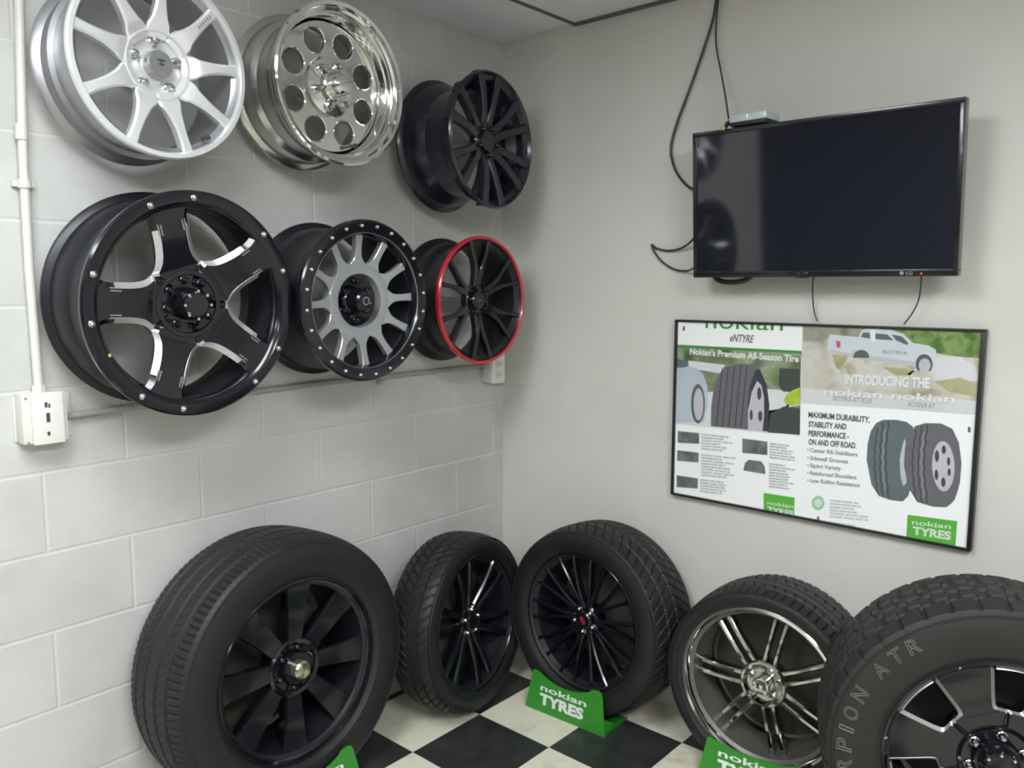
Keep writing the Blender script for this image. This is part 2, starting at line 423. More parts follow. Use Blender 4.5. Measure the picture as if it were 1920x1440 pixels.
def bolt_mesh(r, h, rad):
    bm = bmesh.new(); lathe(bm, [(0, 0), (0, r*1.25), (h*.35, r*1.2), (h*.4, r), (h*.8, r*.85), (h, r*.5), (h*1.05, 0)], 12, False)
    bmesh.ops.translate(bm, verts=bm.verts[:], vec=(0, rad, 0)); return finish(bm, 'bolt', True, 40)
def hub(name, prof, m, parent, seg=64): return latheo(name, prof, m, parent, seg, False)
def valve(parent, R, ang, x, m):
    bm = bmesh.new(); lathe(bm, [(0, 0), (0, .0045), (.02, .0045), (.022, .006), (.03, .006), (.031, 0)], 12, False)
    bmesh.ops.translate(bm, verts=bm.verts[:], vec=(x, R, 0))
    o = link('valve_stem', finish(bm, 'valve'), m, parent); o.rotation_euler = (math.radians(ang), 0, 0); return o
def peg(parent, R, w, gap, xh):
    "steel arm and wall plate that carry a hung wheel through its bore"
    bm = bmesh.new()
    lathe(bm, [(-w-gap, 0), (-w-gap, .016), (-w-gap+.006, .016), (-w-gap+.008, .012), (xh-.012, .012), (xh-.012, 0)], 20, False)
    return link('mounting_peg', finish(bm, 'peg'), MT['peg'], parent)

def hang(name, label, spec):
    y, z, R, w, yaw, lean, xf = spec
    t = thing(name, label, 'wheel rim', group='wheel rims hung on the block wall')
    orient(t, (xf, y, z), yaw, lean); return t
WW = {'nine': (-1.446, 1.978, .219, .190, .054, .001, .231), 'hole': (-.954, 2.012, .217, .217, .012, -.019, .267), 'blue': (-.363, 1.936, .221, .238, .089, .007, .289),
      'star': (-1.415, 1.413, .27, .229, .022, -.055, .279), 'bead': (-.911, 1.416, .229, .25, .012, -.013, .3), 'redl': (-.365, 1.41, .216, .2, .021, .004, .24)}

# 1 silver nine-spoke
t = hang('alloy_wheel', 'bright silver nine-spoke alloy rim hanging high on the block wall, farthest from the corner', WW['nine'])
R, w = .219, .190
latheo('rim_barrel', barrel_prof(R, w, .014, .90), MT['silver_flat'], t)
latheo('outer_lip', [(-.012, R+.0006), (-.002, R+.0006), (.0015, R-.003), (.0015, R-.012), (-.004, R-.016), (-.016, R-.018), (-.016, R-.014), (-.006, R-.010)], MT['silver'], t)
st = [(.062, .0226, -.030), (.078, .0284, -.024), (.092, .0270, -.018), (.108, .0200, -.013), (.14, .0140, -.008), (.175, .0125, -.006), (.203, .0145, -.0055)]
radial(spoke_mesh(st, .030, .005, .005), 'spoke', 9, 6.5, MT['silver'], t)
hub('hub', [(-.055, 0), (-.055, .080), (-.030, .082), (-.022, .080), (-.0225, .076), (-.026, .0745), (-.044, .066), (-.046, .040), (-.040, .036), (-.038, 0)], MT['silver'], t)
radial(bolt_mesh(.0105, .026, .055), 'lug_nut', 5, 90, MT['nut'], t, -.048)
c = hub('center_cap', [(-.045, 0), (-.045, .032), (-.016, .032), (-.012, .029), (-.012, 0)], MT['silver_flat'], t)
bm = bmesh.new()
for a, b in (((-.010, .006), (.012, .010)), ((-.006, -.003), (.010, .001)), ((-.002, -.014), (.003, .010))):
    poly(bm, [(-.0118, a[0]+.003, a[1]), (-.0118, b[0]-.002, a[1]), (-.0118, b[0]-.004, b[1]), (-.0118, a[0], b[1])], (1, 0, 0), .001)
link('cap_emblem', finish(bm, 'emb', False), MT['slot'], c)
bm = bmesh.new()
for k, (r0, s) in enumerate([(.150, 'F'), (.160, 'O'), (.170, 'N'), (.178, 'D')]):
    pass
tx = bmesh.new(); text_into(tx, 'SPORT', (-.0062, .148, -.006), (0, 1, 0), (0, 0, 1), .040, .011, 0.01, slant=.2, nrm=(1, 0, 0), th=.0012)
bmesh.ops.rotate(tx, verts=tx.verts[:], cent=(0, 0, 0), matrix=Matrix.Rotation(math.radians(46.5), 3, 'X'))
valve(t, R-.032, -57, -.020, MT['slot'])
peg(t, R, w, .041, -.04)
tx.free(); bm.free()
# the worn stamped letters along one spoke are unreadable: short dark strokes
bm = bmesh.new(); random.seed(3)
for k in range(6):
    r0 = .142+k*.0085; z0 = -.004+random.uniform(-.001, .001)
    poly(bm, [(-.0076+.0002*k, r0, z0), (-.0076+.0002*k, r0+.004, z0), (-.0076+.0002*k, r0+.0052, z0+.008), (-.0076+.0002*k, r0+.0012, z0+.008)], (1, 0, 0), .0012)
o = link('stamped_lettering', finish(bm, 'stamp', False), MT['silver_flat'], t); o.rotation_euler = (math.radians(46.5), 0, 0)

# 2 polished wheel with round holes
t = hang('alloy_wheel', 'polished mirror-bright rim with eight round holes, middle of the top row', WW['hole'])
R, w = .217, .217
latheo('rim_barrel', barrel_prof(R, w, .014, .86), MT['barrel_polish'], t)
latheo('outer_lip', [(-.012, R+.0008), (-.001, R+.0008), (.003, R-.004), (.001, R-.013), (-.010, R-.017), (-.014, R-.024), (-.034, R-.027), (-.038, R-.033), (-.060, R-.036), (-.075, R-.044), (-.080, R-.044), (-.080, R-.036), (-.05, R-.020)], MT['chrome'], t)
def circle(r, n=48, cx=0, cy=0): return [(cx+r*math.cos(2*PI*i/n), cy+r*math.sin(2*PI*i/n)) for i in range(n)]
ph = 22.5
holes = [circle(.0335, 32, .128*math.cos(math.radians(ph+45*k)), .128*math.sin(math.radians(ph+45*k))) for k in range(8)]
me = curve_mesh([circle(R-.042, 96)]+holes, .012, 'disc', .0015)
o = link('wheel_disc', me, MT['chrome'], t); o.location = (-.066, 0, 0)
bm = bmesh.new(); lathe(bm, [(-.010, .034), (.002, .0345), (.0035, .0365), (.001, .0385), (-.001, .039), (-.0012, .034)], 32, True)
bmesh.ops.translate(bm, verts=bm.verts[:], vec=(0, .128, 0)); radial(finish(bm, 'rim'), 'hole_rim', 8, ph, MT['chrome'], t, -.066)
hub('hub', [(-.07, 0), (-.066, .085), (-.056, .078), (-.050, .050), (-.048, .046), (-.030, .044), (-.026, .040), (-.026, 0)], MT['chrome'], t)
hub('center_cap', [(-.03, 0), (-.03, .030), (.004, .029), (.012, .024), (.014, .012), (.014, 0)], MT['chrome'], t)
radial(bolt_mesh(.0105, .034, .058), 'lug_nut', 6, 15, MT['nut'], t, -.056)
valve(t, R-.05, -67, -.06, MT['slot'])
peg(t, R, w, .046, -.05)

# 3 blue-black wheel high in the corner
t = hang('alloy_wheel', 'all dark blue-black rim hanging high beside the room corner', WW['blue'])
R, w = .221, .238
latheo('rim_barrel', barrel_prof(R, w, .010, .80), MT['blueblack'], t)
for sg in (-1, 1):
    st = [(.045, .018, -.030, sg*.010), (.09, .0135, -.018, sg*.018), (.14, .0135, -.010, sg*.030), (.20, .017, -.006, sg*.046), (.212, .021, -.006, sg*.049)]
    radial(spoke_mesh(st, .030, .004, .004), 'spoke', 6, 92, MT['blueblack'], t)
hub('hub', [(-.06, 0), (-.055, .062), (-.032, .064), (-.026, .058), (-.030, .050), (-.034, .036), (-.026, .034), (-.022, .028), (-.022, 0)], MT['blueblack'], t)
radial(bolt_mesh(.009, .022, .046), 'lug_nut', 5, 60, MT['black'], t, -.036)
peg(t, R, w, .049, -.04)

# 4 big black star wheel with rivets
t = hang('alloy_wheel', 'largest gloss black rim with five wide spokes, milled silver window edges and rivets', WW['star'])
R, w = .27, .229
latheo('rim_barrel', barrel_prof(R, w, .012, .88), MT['satin'], t)
latheo('outer_ring', [(-.014, R+.001), (-.003, R+.001), (.002, R-.004), (.003, R-.014), (.003, .244), (-.002, .236), (-.012, .230), (-.030, .224), (-.030, .230), (-.012, .240)], MT['black'], t)
st = [(.050, .0363, -.042), (.070, .0508, -.041), (.088, .0639, -.039), (.096, .0600, -.037), (.105, .0545, -.034), (.116, .0500, -.031), (.135, .0465, -.026), (.165, .0450, -.019), (.20, .0460, -.013), (.222, .052, -.010), (.236, .062, -.008)]
acc = [edge_mesh(st, .084, .190, .010, .0125, sides=(sg,)) for sg in (-1, 1)]
bars = []
for sg in (-1, 1):
    for k in range(2):
        zz = sg*(.034-.0065*k); bm = bmesh.new()
        box(bm, (-.0160, .176, zz-.0013), (-.0128, .205, zz+.0013)); bars.append(finish(bm, 'bar', False))
radial(spoke_mesh(st, .045, .010, .0125), 'spoke', 5, 34, MT['black'], t, 0, [('milled_edge', a, MT['milled']) for a in acc]+[('milled_slot', b, MT['silver_flat']) for b in bars])
hub('hub', [(-.09, 0), (-.085, .107), (-.047, .107), (-.047, .088), (-.038, .082), (-.038, .072), (-.050, .064), (-.050, .040), (-.030, .038), (-.030, 0)], MT['black'], t)
radial(bolt_mesh(.0085, .028, .058), 'lug_nut', 8, 12, MT['black'], t, -.05)
hub('center_cap', [(-.035, 0), (-.035, .040), (-.018, .038), (.0, .032), (.004, .026), (.005, 0)], MT['black'], t)
bm = bmesh.new()
for k in range(8): 
    a = 2*PI*k/8; box(bm, (.0, .0335*math.cos(a)-.003, .0335*math.sin(a)-.003), (.006, .0335*math.cos(a)+.003, .0335*math.sin(a)+.003))
link('cap_screw', finish(bm, 'scr', False), MT['nut'], t)
me = bolt_mesh(.0062, .009, .2535)
for s in (-12.3, 12.3): radial(me, 'rivet', 5, 32+s, MT['rivet'], t, .003)
bm = bmesh.new(); box(bm, (.0025, .236, -.0035), (.005, .243, .0035), .001)
o = link('yellow_mark', finish(bm, 'm'), MT['yellow'], t); o.rotation_euler = (math.radians(207), 0, 0)
peg(t, R, w, .040, -.06)

# 5 machined face bead-lock style
t = hang('alloy_wheel', 'rim with machined silver twelve-finger face inside a riveted black ring, middle of the lower row', WW['bead'])
R, w = .229, .25
latheo('rim_barrel', barrel_prof(R, w, .012, .84), MT['satin'], t)
latheo('outer_ring', [(-.014, R+.001), (-.003, R+.001), (.002, R-.003), (.003, R-.010), (.003, .196), (-.002, .190), (-.016, .186), (-.034, .184), (-.034, .192), (-.016, .200)], MT['black'], t)
latheo('machined_band', [(-.0025, .1965), (.0006, .1925), (-.004, .1895), (-.014, .1868), (-.010, .192)], MT['machined'], t)
st = [(.100, .0268, -.0355), (.108, .0255, -.0345), (.116, .0185, -.033), (.126, .0130, -.031), (.142, .0105, -.028), (.165, .0105, -.024), (.188, .0125, -.020)]
radial(spoke_mesh(st, .024, .002, .002), 'spoke', 12, 3, MT['machined'], t)
latheo('face_ring', [(-.060, .074), (-.036, .078), (-.0345, .082), (-.0345, .106), (-.037, .110), (-.060, .112)], MT['machined'], t)
hub('hub', [(-.075, 0), (-.072, .079), (-.058, .079), (-.060, .060), (-.066, .040), (-.060, .034), (-.050, 0)], MT['black'], t)
hub('center_cap', [(-.05, 0), (-.05, .036), (-.012, .032), (-.006, .027), (-.006, .018), (-.009, .016), (-.009, 0)], MT['black'], t)
latheo('cap_emblem', [(-.0088, .009), (-.0066, .009), (-.0066, .012), (-.0088, .012)], MT['silver_flat'], t, 32)
radial(bolt_mesh(.0085, .02, .056), 'lug_nut', 6, 90, MT['black'], t, -.06)
radial(bolt_mesh(.0044, .008, .2125), 'rivet', 24, 6, MT['rivet'], t, .003)
bm = bmesh.new()
for k in range(2):
    text_into(bm, ('MB', 'KJ')[k] if False else 'III', (-.0343, .090, -.018+k*.018), (0, 0, 1), (0, -1, 0), .012, .006, nrm=(1, 0, 0), th=.0006)
bm.free()
peg(t, R, w, .050, -.055)

# 6 red lip wheel
t = hang('alloy_wheel', 'black multi-spoke rim edged with a thin red lip, lower row beside the corner', WW['redl'])
R, w = .216, .20
latheo('rim_barrel', barrel_prof(R, w, .010, .86), MT['satin'], t)
latheo('outer_lip', [(-.013, R+.001), (-.002, R+.001), (.0025, R-.002), (.0025, R-.006), (-.001, R-.0095), (-.010, R-.011), (-.010, R-.006)], MT['red'], t)
for sg in (-1, 1):
    st = [(.042, .013, -.030, sg*.004), (.085, .0105, -.018, sg*.009), (.12, .0085, -.012, sg*.017), (.165, .0080, -.008, sg*.034), (.206, .011, -.006, sg*.048)]
    radial(spoke_mesh(st, .026, .003, .003), 'spoke', 6, 91, MT['black'], t)
hub('hub', [(-.058, 0), (-.055, .056), (-.030, .057), (-.026, .052), (-.033, .046), (-.033, .034), (-.022, .032), (-.018, .027), (-.018, 0)], MT['black'], t)
radial(bolt_mesh(.0075, .018, .0425), 'lug_nut', 5, 30, MT['black'], t, -.034)
o = boxo('cap_emblem', (-.0185, -.012, -.003), (-.0168, .012, .003), MT['redlogo'], t, .0006)
peg(t, R, w, .040, -.04)

# ------------------------------------------------------------------ tyres on wheels
def tyre_mesh(Rt, Rr, w, style, segs=480):
    hw = w/2; bm = bmesh.new(); prof = []        # (x, r, kind)
    tw = .40*w                                   # half tread width
    side = [(.40*w, Rr-.014), (.435*w, Rr-.006), (.452*w, Rr+.004), (.478*w, Rr+.012), (.492*w, Rr+.25*(Rt-Rr)), (.5*w, Rr+.45*(Rt-Rr)), (.495*w, Rr+.62*(Rt-Rr)), (.478*w, Rr+.78*(Rt-Rr)), (.452*w, Rt-.022), (.432*w, Rt-.013)]
    nt_ = 56
    P = [(a, b, 0) for a, b in side]
    for i in range(nt_+1):
        xn = 1-2*i/nt_
        P.append((xn*tw*1.02, Rt-.008*abs(xn)**4-.003*xn*xn, 1 if True else 0))
    P += [(-a, b, 0) for a, b in side[::-1]]
    grid = []
    for k in range(segs):
        th = 2*PI*k/segs; row = []
        for (x, r, kd) in P:
            d = 0
            if kd:
                xn = x/tw
                if style == 'highway':
                    for g in (-.66, -.24, .24, .66):
                        if abs(xn-g) < .035: d = .007
                    if abs(xn) > .76 and k % 4 == 0: d = max(d, .004)
                    if .3 < abs(xn) < .6 and (k+int(xn*14)) % 5 == 0: d = max(d, .0025)
                    if abs(xn) < .2 and k % 6 == 0: d = max(d, .002)
                elif style == 'sport':
                    for g in (-.55, 0.0, .55):
                        if abs(xn-g) < .04: d = .006
                    if (k+int(abs(xn)*16)) % 9 == 0: d = max(d, .005)
                elif style == 'rib':
                    for g in (-.6, -.2, .2, .6):
                        if abs(xn-g) < .04: d = .006
                    if .66 < abs(xn) and k % 7 < 1: d = max(d, .005)
                    if .2 < abs(xn) < .6 and (k+int(xn*9)) % 8 == 0: d = max(d, .004)
                elif style == 'terrain':
                    zz = .06*(1 if (k//6) % 2 else -1)
                    for g in (-.62+zz, -.2+zz, .2+zz, .62+zz):
                        if abs(xn-g) < .045: d = .007
                    ph = k % 12
                    if abs(xn) > .66 and ph < 2: d = .006
                    if .2 < abs(xn) < .66 and (ph+5) % 12 < 2: d = max(d, .005)
                    if abs(xn) <= .2 and (ph+2) % 12 < 2: d = max(d, .004)
            else:
                if style == 'terrain' and r > Rt-.03 and k % 12 < 2: d = .003 if r > Rt-.02 else .0015
                if style == 'highway' and r > Rt-.016 and k % 4 == 0: d = .0025
                if style == 'rib' and r > Rt-.016 and k % 7 < 2: d = .0025
                if style == 'sport' and r > Rt-.016 and k % 9 < 2: d = .0020
            row.append(bm.verts.new((x, (r-d)*math.cos(th), (r-d)*math.sin(th))))
        grid.append(row)
    n = len(P)
    for k in range(segs):
        A, B = grid[k], grid[(k+1) % segs]
        for j in range(n-1): bm.faces.new((A[j], A[j+1], B[j+1], B[j]))
        bm.faces.new((A[n-1], A[0], B[0], B[n-1]))
    return finish(bm, 'tyre', True, 28)
def rings_side(Rt, Rr, w, fr):
    "thin moulded rings on the outer sidewall"
    out = []
    for f, xx in fr:
        r = Rr+f*(Rt-Rr); out.append((xx*w, r))
    return out
TT = {'T1': [0.162, -1.160, 0.380, 0.039, 0.046, 0.380, 0.262, 0.28], 'T2': [0.228, -0.476, 0.305, 0.185, 0.070, 0.303, 0.235, 0.175], 'T3': [0.588, -0.158, 0.321, -1.605, 0.050, 0.3215, 0.236, 0.240],
      'T4': [1.2065, -0.138, 0.2935, -1.52, 0.012, 0.2935, 0.243, 0.225], 'T5': [1.800, -0.268, 0.379, -1.16, 0.012, 0.380, 0.250, 0.285]}
def mounted(key, label, style, rub='rubber'):
    x, y, z, yaw, lean, Rt, Rr, w = TT[key]
    t = thing('tyre_on_wheel', label, 'tyre', group='mounted tyres standing on the floor')
    # rest on the floor: lowest point of the carcass at z = 0
    zz = max(Rt*math.cos(lean)+.36*w*abs(math.sin(lean)), (Rt-.012)*math.cos(lean)+.44*w*abs(math.sin(lean)))
    orient(t, (x, y, zz+.0005), yaw, lean)
    ty = link('tyre', tyre_mesh(Rt, Rr, w, style), MT[rub], t)
    a = Rr+.80*(Rt-Rr)
    latheo('sidewall_rib', [(.474*w, a-.003), (.474*w+.002, a-.0015), (.474*w+.002, a+.0015), (.468*w, a+.003)], MT[rub], ty, 96)
    latheo('added_shade_disc', [(-.44*w+.028, 0), (-.44*w+.028, Rr*.83), (-.44*w+.034, Rr*.83), (-.44*w+.034, 0)], MT['shade_disc'], t, 64, False)  # added disc that darkens the gaps between the spokes, no real wheel part
    return t, Rt, Rr, w, .44*w

# T1 big black wheel by the block wall
t, Rt, Rr, w, xo = mounted('T1', 'large black-walled tyre on a gloss black eight-spoke wheel, nearest the block wall', 'highway')
latheo('rim_barrel', barrel_prof(Rr, w*.86, .010, .86), MT['satin'], t, x0=xo)
latheo('outer_lip', [(-.010, Rr+.001), (-.002, Rr+.001), (.002, Rr-.003), (.001, Rr-.010), (-.010, Rr-.014), (-.014, Rr-.020), (-.020, Rr-.020), (-.020, Rr-.012)], MT['black'], t, x0=xo)
st = [(.050, .020, -.040), (.09, .026, -.036), (.15, .031, -.030), (.21, .038, -.026), (.246, .046, -.022)]
radial(spoke_mesh(st, .055, .006, .003, taper=.55), 'spoke', 8, 85, MT['black'], t, xo)
hub('hub', [(xo-.095, 0), (xo-.09, .082), (xo-.036, .084), (xo-.030, .078), (xo-.034, .068), (xo-.046, .064), (xo-.046, .046), (xo-.022, .044), (xo-.022, 0)], MT['black'], t)
radial(bolt_mesh(.010, .02, .056), 'lug_nut', 6, 20, MT['black'], t, xo-.046)
hub('center_cap', [(xo-.03, 0), (xo-.03, .026), (xo+.000, .026), (xo+.006, .021), (xo+.008, .010), (xo+.009, 0)], MT['greencap'], t)

# T2 in the corner, left
t, Rt, Rr, w, xo = mounted('T2', 'narrow-looking tyre on a gloss black twin-spoke wheel, leaning on the block wall by the corner', 'sport')
latheo('rim_barrel', barrel_prof(Rr, w*.9, .008, .86), MT['satin'], t, x0=xo)
latheo('outer_lip', [(-.010, Rr+.001), (-.002, Rr+.001), (.0015, Rr-.003), (.001, Rr-.007), (-.008, Rr-.010), (-.014, Rr-.012), (-.014, Rr-.008)], MT['black'], t, x0=xo)
for sg in (-1, 1):
    st = [(.035, .012, -.036, sg*.010), (.08, .0125, -.028, sg*.016), (.14, .0125, -.018, sg*.024), (.20, .0135, -.012, sg*.034), (.226, .017, -.010, sg*.038)]
    radial(spoke_mesh(st, .034, .006, .005), 'spoke', 6, 40, MT['black'], t, xo)
hub('hub', [(xo-.08, 0), (xo-.075, .060), (xo-.036, .060), (xo-.032, .054), (xo-.042, .048), (xo-.042, .034), (xo-.026, .032), (xo-.022, .026), (xo-.022, 0)], MT['black'], t)
radial(bolt_mesh(.008, .02, .041), 'lug_nut', 5, 12, MT['nut'], t, xo-.042)

# T3 in the corner, right, in the first green stand
t, Rt, Rr, w, xo = mounted('T3', 'wide tyre with gloss black mesh-spoke wheel and red hub badge, cradled in green stand', 'sport')
latheo('rim_barrel', barrel_prof(Rr, w*.88, .008, .86), MT['satin'], t, x0=xo)
latheo('outer_lip', [(-.010, Rr+.001), (-.002, Rr+.001), (.0015, Rr-.003), (.001, Rr-.006), (-.008, Rr-.010), (-.014, Rr-.012), (-.014, Rr-.008)], MT['black'], t, x0=xo)
for sg in (-1, 1):
    st = [(.036, .009, -.030, sg*.004), (.08, .0068, -.024, sg*.007), (.13, .0055, -.018, sg*.014), (.19, .0055, -.013, sg*.026), (.227, .008, -.010, sg*.034)]
    radial(spoke_mesh(st, .030, .004, .0035), 'spoke', 10, 4, MT['black'], t, xo)
hub('hub', [(xo-.08, 0), (xo-.075, .056), (xo-.032, .056), (xo-.027, .050), (xo-.036, .045), (xo-.036, .034), (xo-.022, .032), (xo-.017, .026), (xo-.017, 0)], MT['black'], t)
radial(bolt_mesh(.008, .018, .040), 'lug_nut', 5, 50, MT['nut'], t, xo-.036)
boxo('cap_emblem', (xo-.0175, -.014, -.0065), (xo-.0155, .014, .0065), MT['redlogo'], t, .0006).rotation_euler = (math.radians(-55), 0, 0)

# T4 chrome
t, Rt, Rr, w, xo = mounted('T4', 'low-profile tyre on a chrome wheel with seven twin spokes', 'rib')
latheo('rim_barrel', barrel_prof(Rr, w*.88, .010, .86), MT['dustybarrel'], t, x0=xo)
latheo('outer_lip', [(-.010, Rr+.001), (-.001, Rr+.001), (.003, Rr-.004), (.002, Rr-.012), (-.004, Rr-.016), (-.014, Rr-.018), (-.030, Rr-.021), (-.045, Rr-.028), (-.052, Rr-.028), (-.052, Rr-.024), (-.020, Rr-.012)], MT['chrome'], t, x0=xo)
for sg in (-1, 1):
    st = [(.058, .0075, -.040, sg*.0155), (.10, .0068, -.038, sg*.0155), (.15, .0066, -.040, sg*.016), (.19, .0072, -.044, sg*.017), (.218, .009, -.048, sg*.018)]
    radial(spoke_mesh(st, .030, .003, .003), 'spoke', 7, 78, MT['chrome_dark'], t, xo)
hub('hub', [(xo-.085, 0), (xo-.08, .068), (xo-.036, .070), (xo-.031, .066), (xo-.033, .060), (xo-.052, .054), (xo-.054, .034), (xo-.050, 0)], MT['chrome_dark'], t)
radial(bolt_mesh(.0085, .022, .044), 'lug_nut', 5, 90, MT['nut'], t, xo-.054)
c = hub('center_cap', [(xo-.05, 0), (xo-.05, .027), (xo-.024, .027), (xo-.018, .023), (xo-.020, .016), (xo-.021, 0)], MT['chrome'], t)
bm = bmesh.new()
for sg in (-1, 1): box(bm, (xo-.021, sg*.010-.0045, -.010), (xo-.0185, sg*.010+.0045, .008), .0008)
link('cap_emblem', finish(bm, 'e'), MT['slot'], c)

# T5 all terrain
t, Rt, Rr, w, xo = mounted('T5', 'big all-terrain tyre with outlined sidewall letters, black wheel with silver window edges', 'terrain', 'rubber_dust')
ty = [c for c in t.children if c.name.startswith('tyre')][0]
latheo('rim_barrel', barrel_prof(Rr, w*.86, .010, .86), MT['satin'], t, x0=xo)
latheo('outer_ring', [(-.010, Rr+.001), (-.002, Rr+.001), (.002, Rr-.003), (.002, Rr-.010), (-.006, Rr-.014), (-.014, Rr-.022), (-.020, Rr-.022), (-.020, Rr-.012)], MT['black'], t, x0=xo)
# twelve window edges: spoke loft wide at both ends
st = [(.05, .0289, -.036), (.08, .0462, -.034), (.104, .0600, -.032), (.112, .0500, -.031), (.120, .0400, -.030), (.135, .0410, -.028), (.16, .0475, -.024), (.19, .056, -.020), (.222, .0655, -.017), (.238, .072, -.015)]
acc = [edge_mesh(st, .101, .224, .007, .007, sides=(sg,)) for sg in (-1, 1)]
radial(spoke_mesh(st, .048, .007, .007), 'spoke', 6, 112, MT['black'], t, xo, [('milled_edge', a, MT['milled']) for a in acc])
bm = bmesh.new()
seg = 18
for k in range(6):
    a0 = math.radians(82+60*k)
    for i in range(10):
        pass
ring = []
me = bmesh.new()
for i in range(13):
    a = math.radians(-12.5+25*i/12)
    ring.append([me.verts.new((xx, rr*math.cos(a), rr*math.sin(a))) for xx, rr in ((-.016, .229), (-.0135, .2245), (-.024, .2225), (-.024, .229))])
for A, B in zip(ring, ring[1:]):
    for j in range(4): me.faces.new((A[j], A[(j+1) % 4], B[(j+1) % 4], B[j]))
me.faces.new(ring[0]); me.faces.new(ring[-1])
radial(finish(me, 'arc', False), 'milled_arc', 6, 82, MT['milled'], t, xo)
bm.free()
hub('hub', [(xo-.09, 0), (xo-.085, .116), (xo-.038, .116), (xo-.038, .086), (xo-.030, .080), (xo-.036, .070), (xo-.046, .066), (xo-.046, .050), (xo-.020, .048), (xo-.018, 0)], MT['black'], t)
radial(bolt_mesh(.0095, .026, .0585), 'lug_nut', 6, 22, MT['nut'], t, xo-.044)
hub('center_cap', [(xo-.02, 0), (xo-.02, .042), (xo+.010, .040), (xo+.018, .034), (xo+.020, .020), (xo+.020, 0)], MT['black'], t)
radial(bolt_mesh(.0035, .006, .0365), 'cap_screw', 8, 5, MT['nut'], t, xo+.014)
radial(bolt_mesh(.0045, .006, .2415), 'rivet', 6, 113, MT['rivet'], t, xo-.004)
# outlined sidewall letters, reading clockwise
seq = [('R', 126.5), ('T', 134.5), ('A', 143.0), ('N', 156.5), ('O', 165.5), ('I', 172.5), ('P', 179.5), ('R', 188.0), ('O', 197.0), ('C', 206.0), ('S', 214.5)]
for ch, a in seq:
    bm = bmesh.new()
    a = math.radians(a); c, s = math.cos(a), math.sin(a)
    rad = Vector((0, c, s)); tan = Vector((0, s, -c)); r0 = .312; wd = .012 if ch == 'I' else .030
    text_into(bm, ch, Vector((.5*w-.0005, 0, 0))+rad*r0-tan*(wd/2), tan, rad, wd, .034, outline=.022, nrm=(1, 0, 0), th=.001, slant=.15)
    link('raised_letter', finish(bm, 'letters', False), MT['white_letter'], ty)

# ------------------------------------------------------------------ green display stands
def stand(label, cx, y, wd, yaw, mirror=False, txt=True, htop=.136, dip=.028):
    "folded plastic cradle; local x along the plate, local -y towards the viewer"
    t = thing('tyre_stand', label, 'display stand', (cx, y, 0), 'green tyre stands on the floor'); t.rotation_euler = (0, 0, yaw)
    hw = wd/2; ln = .018; th = .003
    bm = bmesh.new()
    top = [(-hw+.022, htop-.004), (-hw+.028, htop), (-hw+.050, htop-.003)]
    arc = [(-hw+.05+(wd-.11)*i/14, htop-.003-dip*math.sin(PI*i/14)**.8) for i in range(1, 14)]
    end = [(hw-.062, htop), (hw-.040, htop+.004), (hw-.028, htop), (hw-.021, htop-.012)]
    ol = [(-hw, 0)]+top+arc+end+[(hw, 0)]
    lean = lambda z: ln*z/htop
    A = [bm.verts.new((x, lean(z), z)) for x, z in ol]; B = [bm.verts.new((x, lean(z)+th, z)) for x, z in ol]
    n = len(ol); bm.faces.new(A[::-1]); bm.faces.new(B)
    for i in range(n): bm.faces.new((A[i], A[(i+1) % n], B[(i+1) % n], B[i]))
    link('front_plate', finish(bm, 'plate', False), MT['green'], t)
    # side gusset and floor foot at both ends, running back beside the tyre
    for sg in (-1, 1):
        bm = bmesh.new(); xx = sg*(hw-.002)
        poly(bm, [(xx, .003, 0), (xx+sg*.0, .150, 0), (xx, .150, .006), (xx, .06, .022), (xx-sg*.006, .018, .050), (xx, .004, .01)], (-sg, 0, 0), .003)
        poly(bm, [(xx, .003, .0002), (xx, .15, .0002), (xx-sg*.045, .15, .0002), (xx-sg*.050, .003, .0002)], (0, 0, 1), .0025)
        link('foot', finish(bm, 'foot', False), MT['green'], t)
    if txt:
        bm = bmesh.new(); d = Vector((0, ln, htop)).normalized(); nn = Vector((0, -htop, ln)).normalized()
        o0 = Vector((-hw+.060, 0, 0))
        text_into(bm, 'TYRES', o0+d*.030, (1, 0, 0), d, .180, .036, .045, nrm=nn, lift=.0004, th=.0008)
        text_into(bm, 'nokian', o0+d*.075, (1, 0, 0), d, .188, .020, .015, nrm=nn, lift=.0004, th=.0008)
        link('lettering', finish(bm, 'l', False), MT['white'], t)
    return t
stand('green plastic stand with white lettering holding the tyre at the corner', .573, -.332, .328, math.radians(2.5))
stand('green plastic stand under the chrome wheel at the bottom edge', 1.225, -.289, .335, math.radians(4), htop=.118, dip=.012)
stand('green plastic stand mostly below the frame, before the largest left tyre', .345, -1.155, .31, math.radians(90), htop=.125)

# ------------------------------------------------------------------ television
TZ0, TZ1, TX0, TX1, TY = 1.487, 1.916, .905, 1.639, -.125
t = thing('television', 'wall-mounted black flat-screen television, switched off', 'television', ((TX0+TX1)/2, -.1, TZ0))
def loc(p, t): return Vector(p)-t.location
def bx(name, a, b, m, par, bev=0): return boxo(name, Vector(a)-par.location, Vector(b)-par.location, m, par, bev)
bx('back_shell', (TX0+.02, -.11, TZ0+.02), (TX1-.02, -.055, TZ1-.03), MT['tvback'], t, .01)
bx('wall_bracket', (1.13, -.06, 1.62), (1.41, 0, 1.80), MT['tvback'], t, .002)
bm = bmesh.new(); b_ = .013
L = t.location
for a, b in (((TX0, TZ1-b_), (TX1, TZ1)), ((TX0, TZ0), (TX1, TZ0+b_+.005)), ((TX0, TZ0+b_), (TX0+b_, TZ1-b_)), ((TX1-b_, TZ0+b_), (TX1, TZ1-b_))):
    box(bm, Vector((a[0], TY-.004, a[1]))-L, Vector((b[0], -.095, b[1]))-L, .0015)
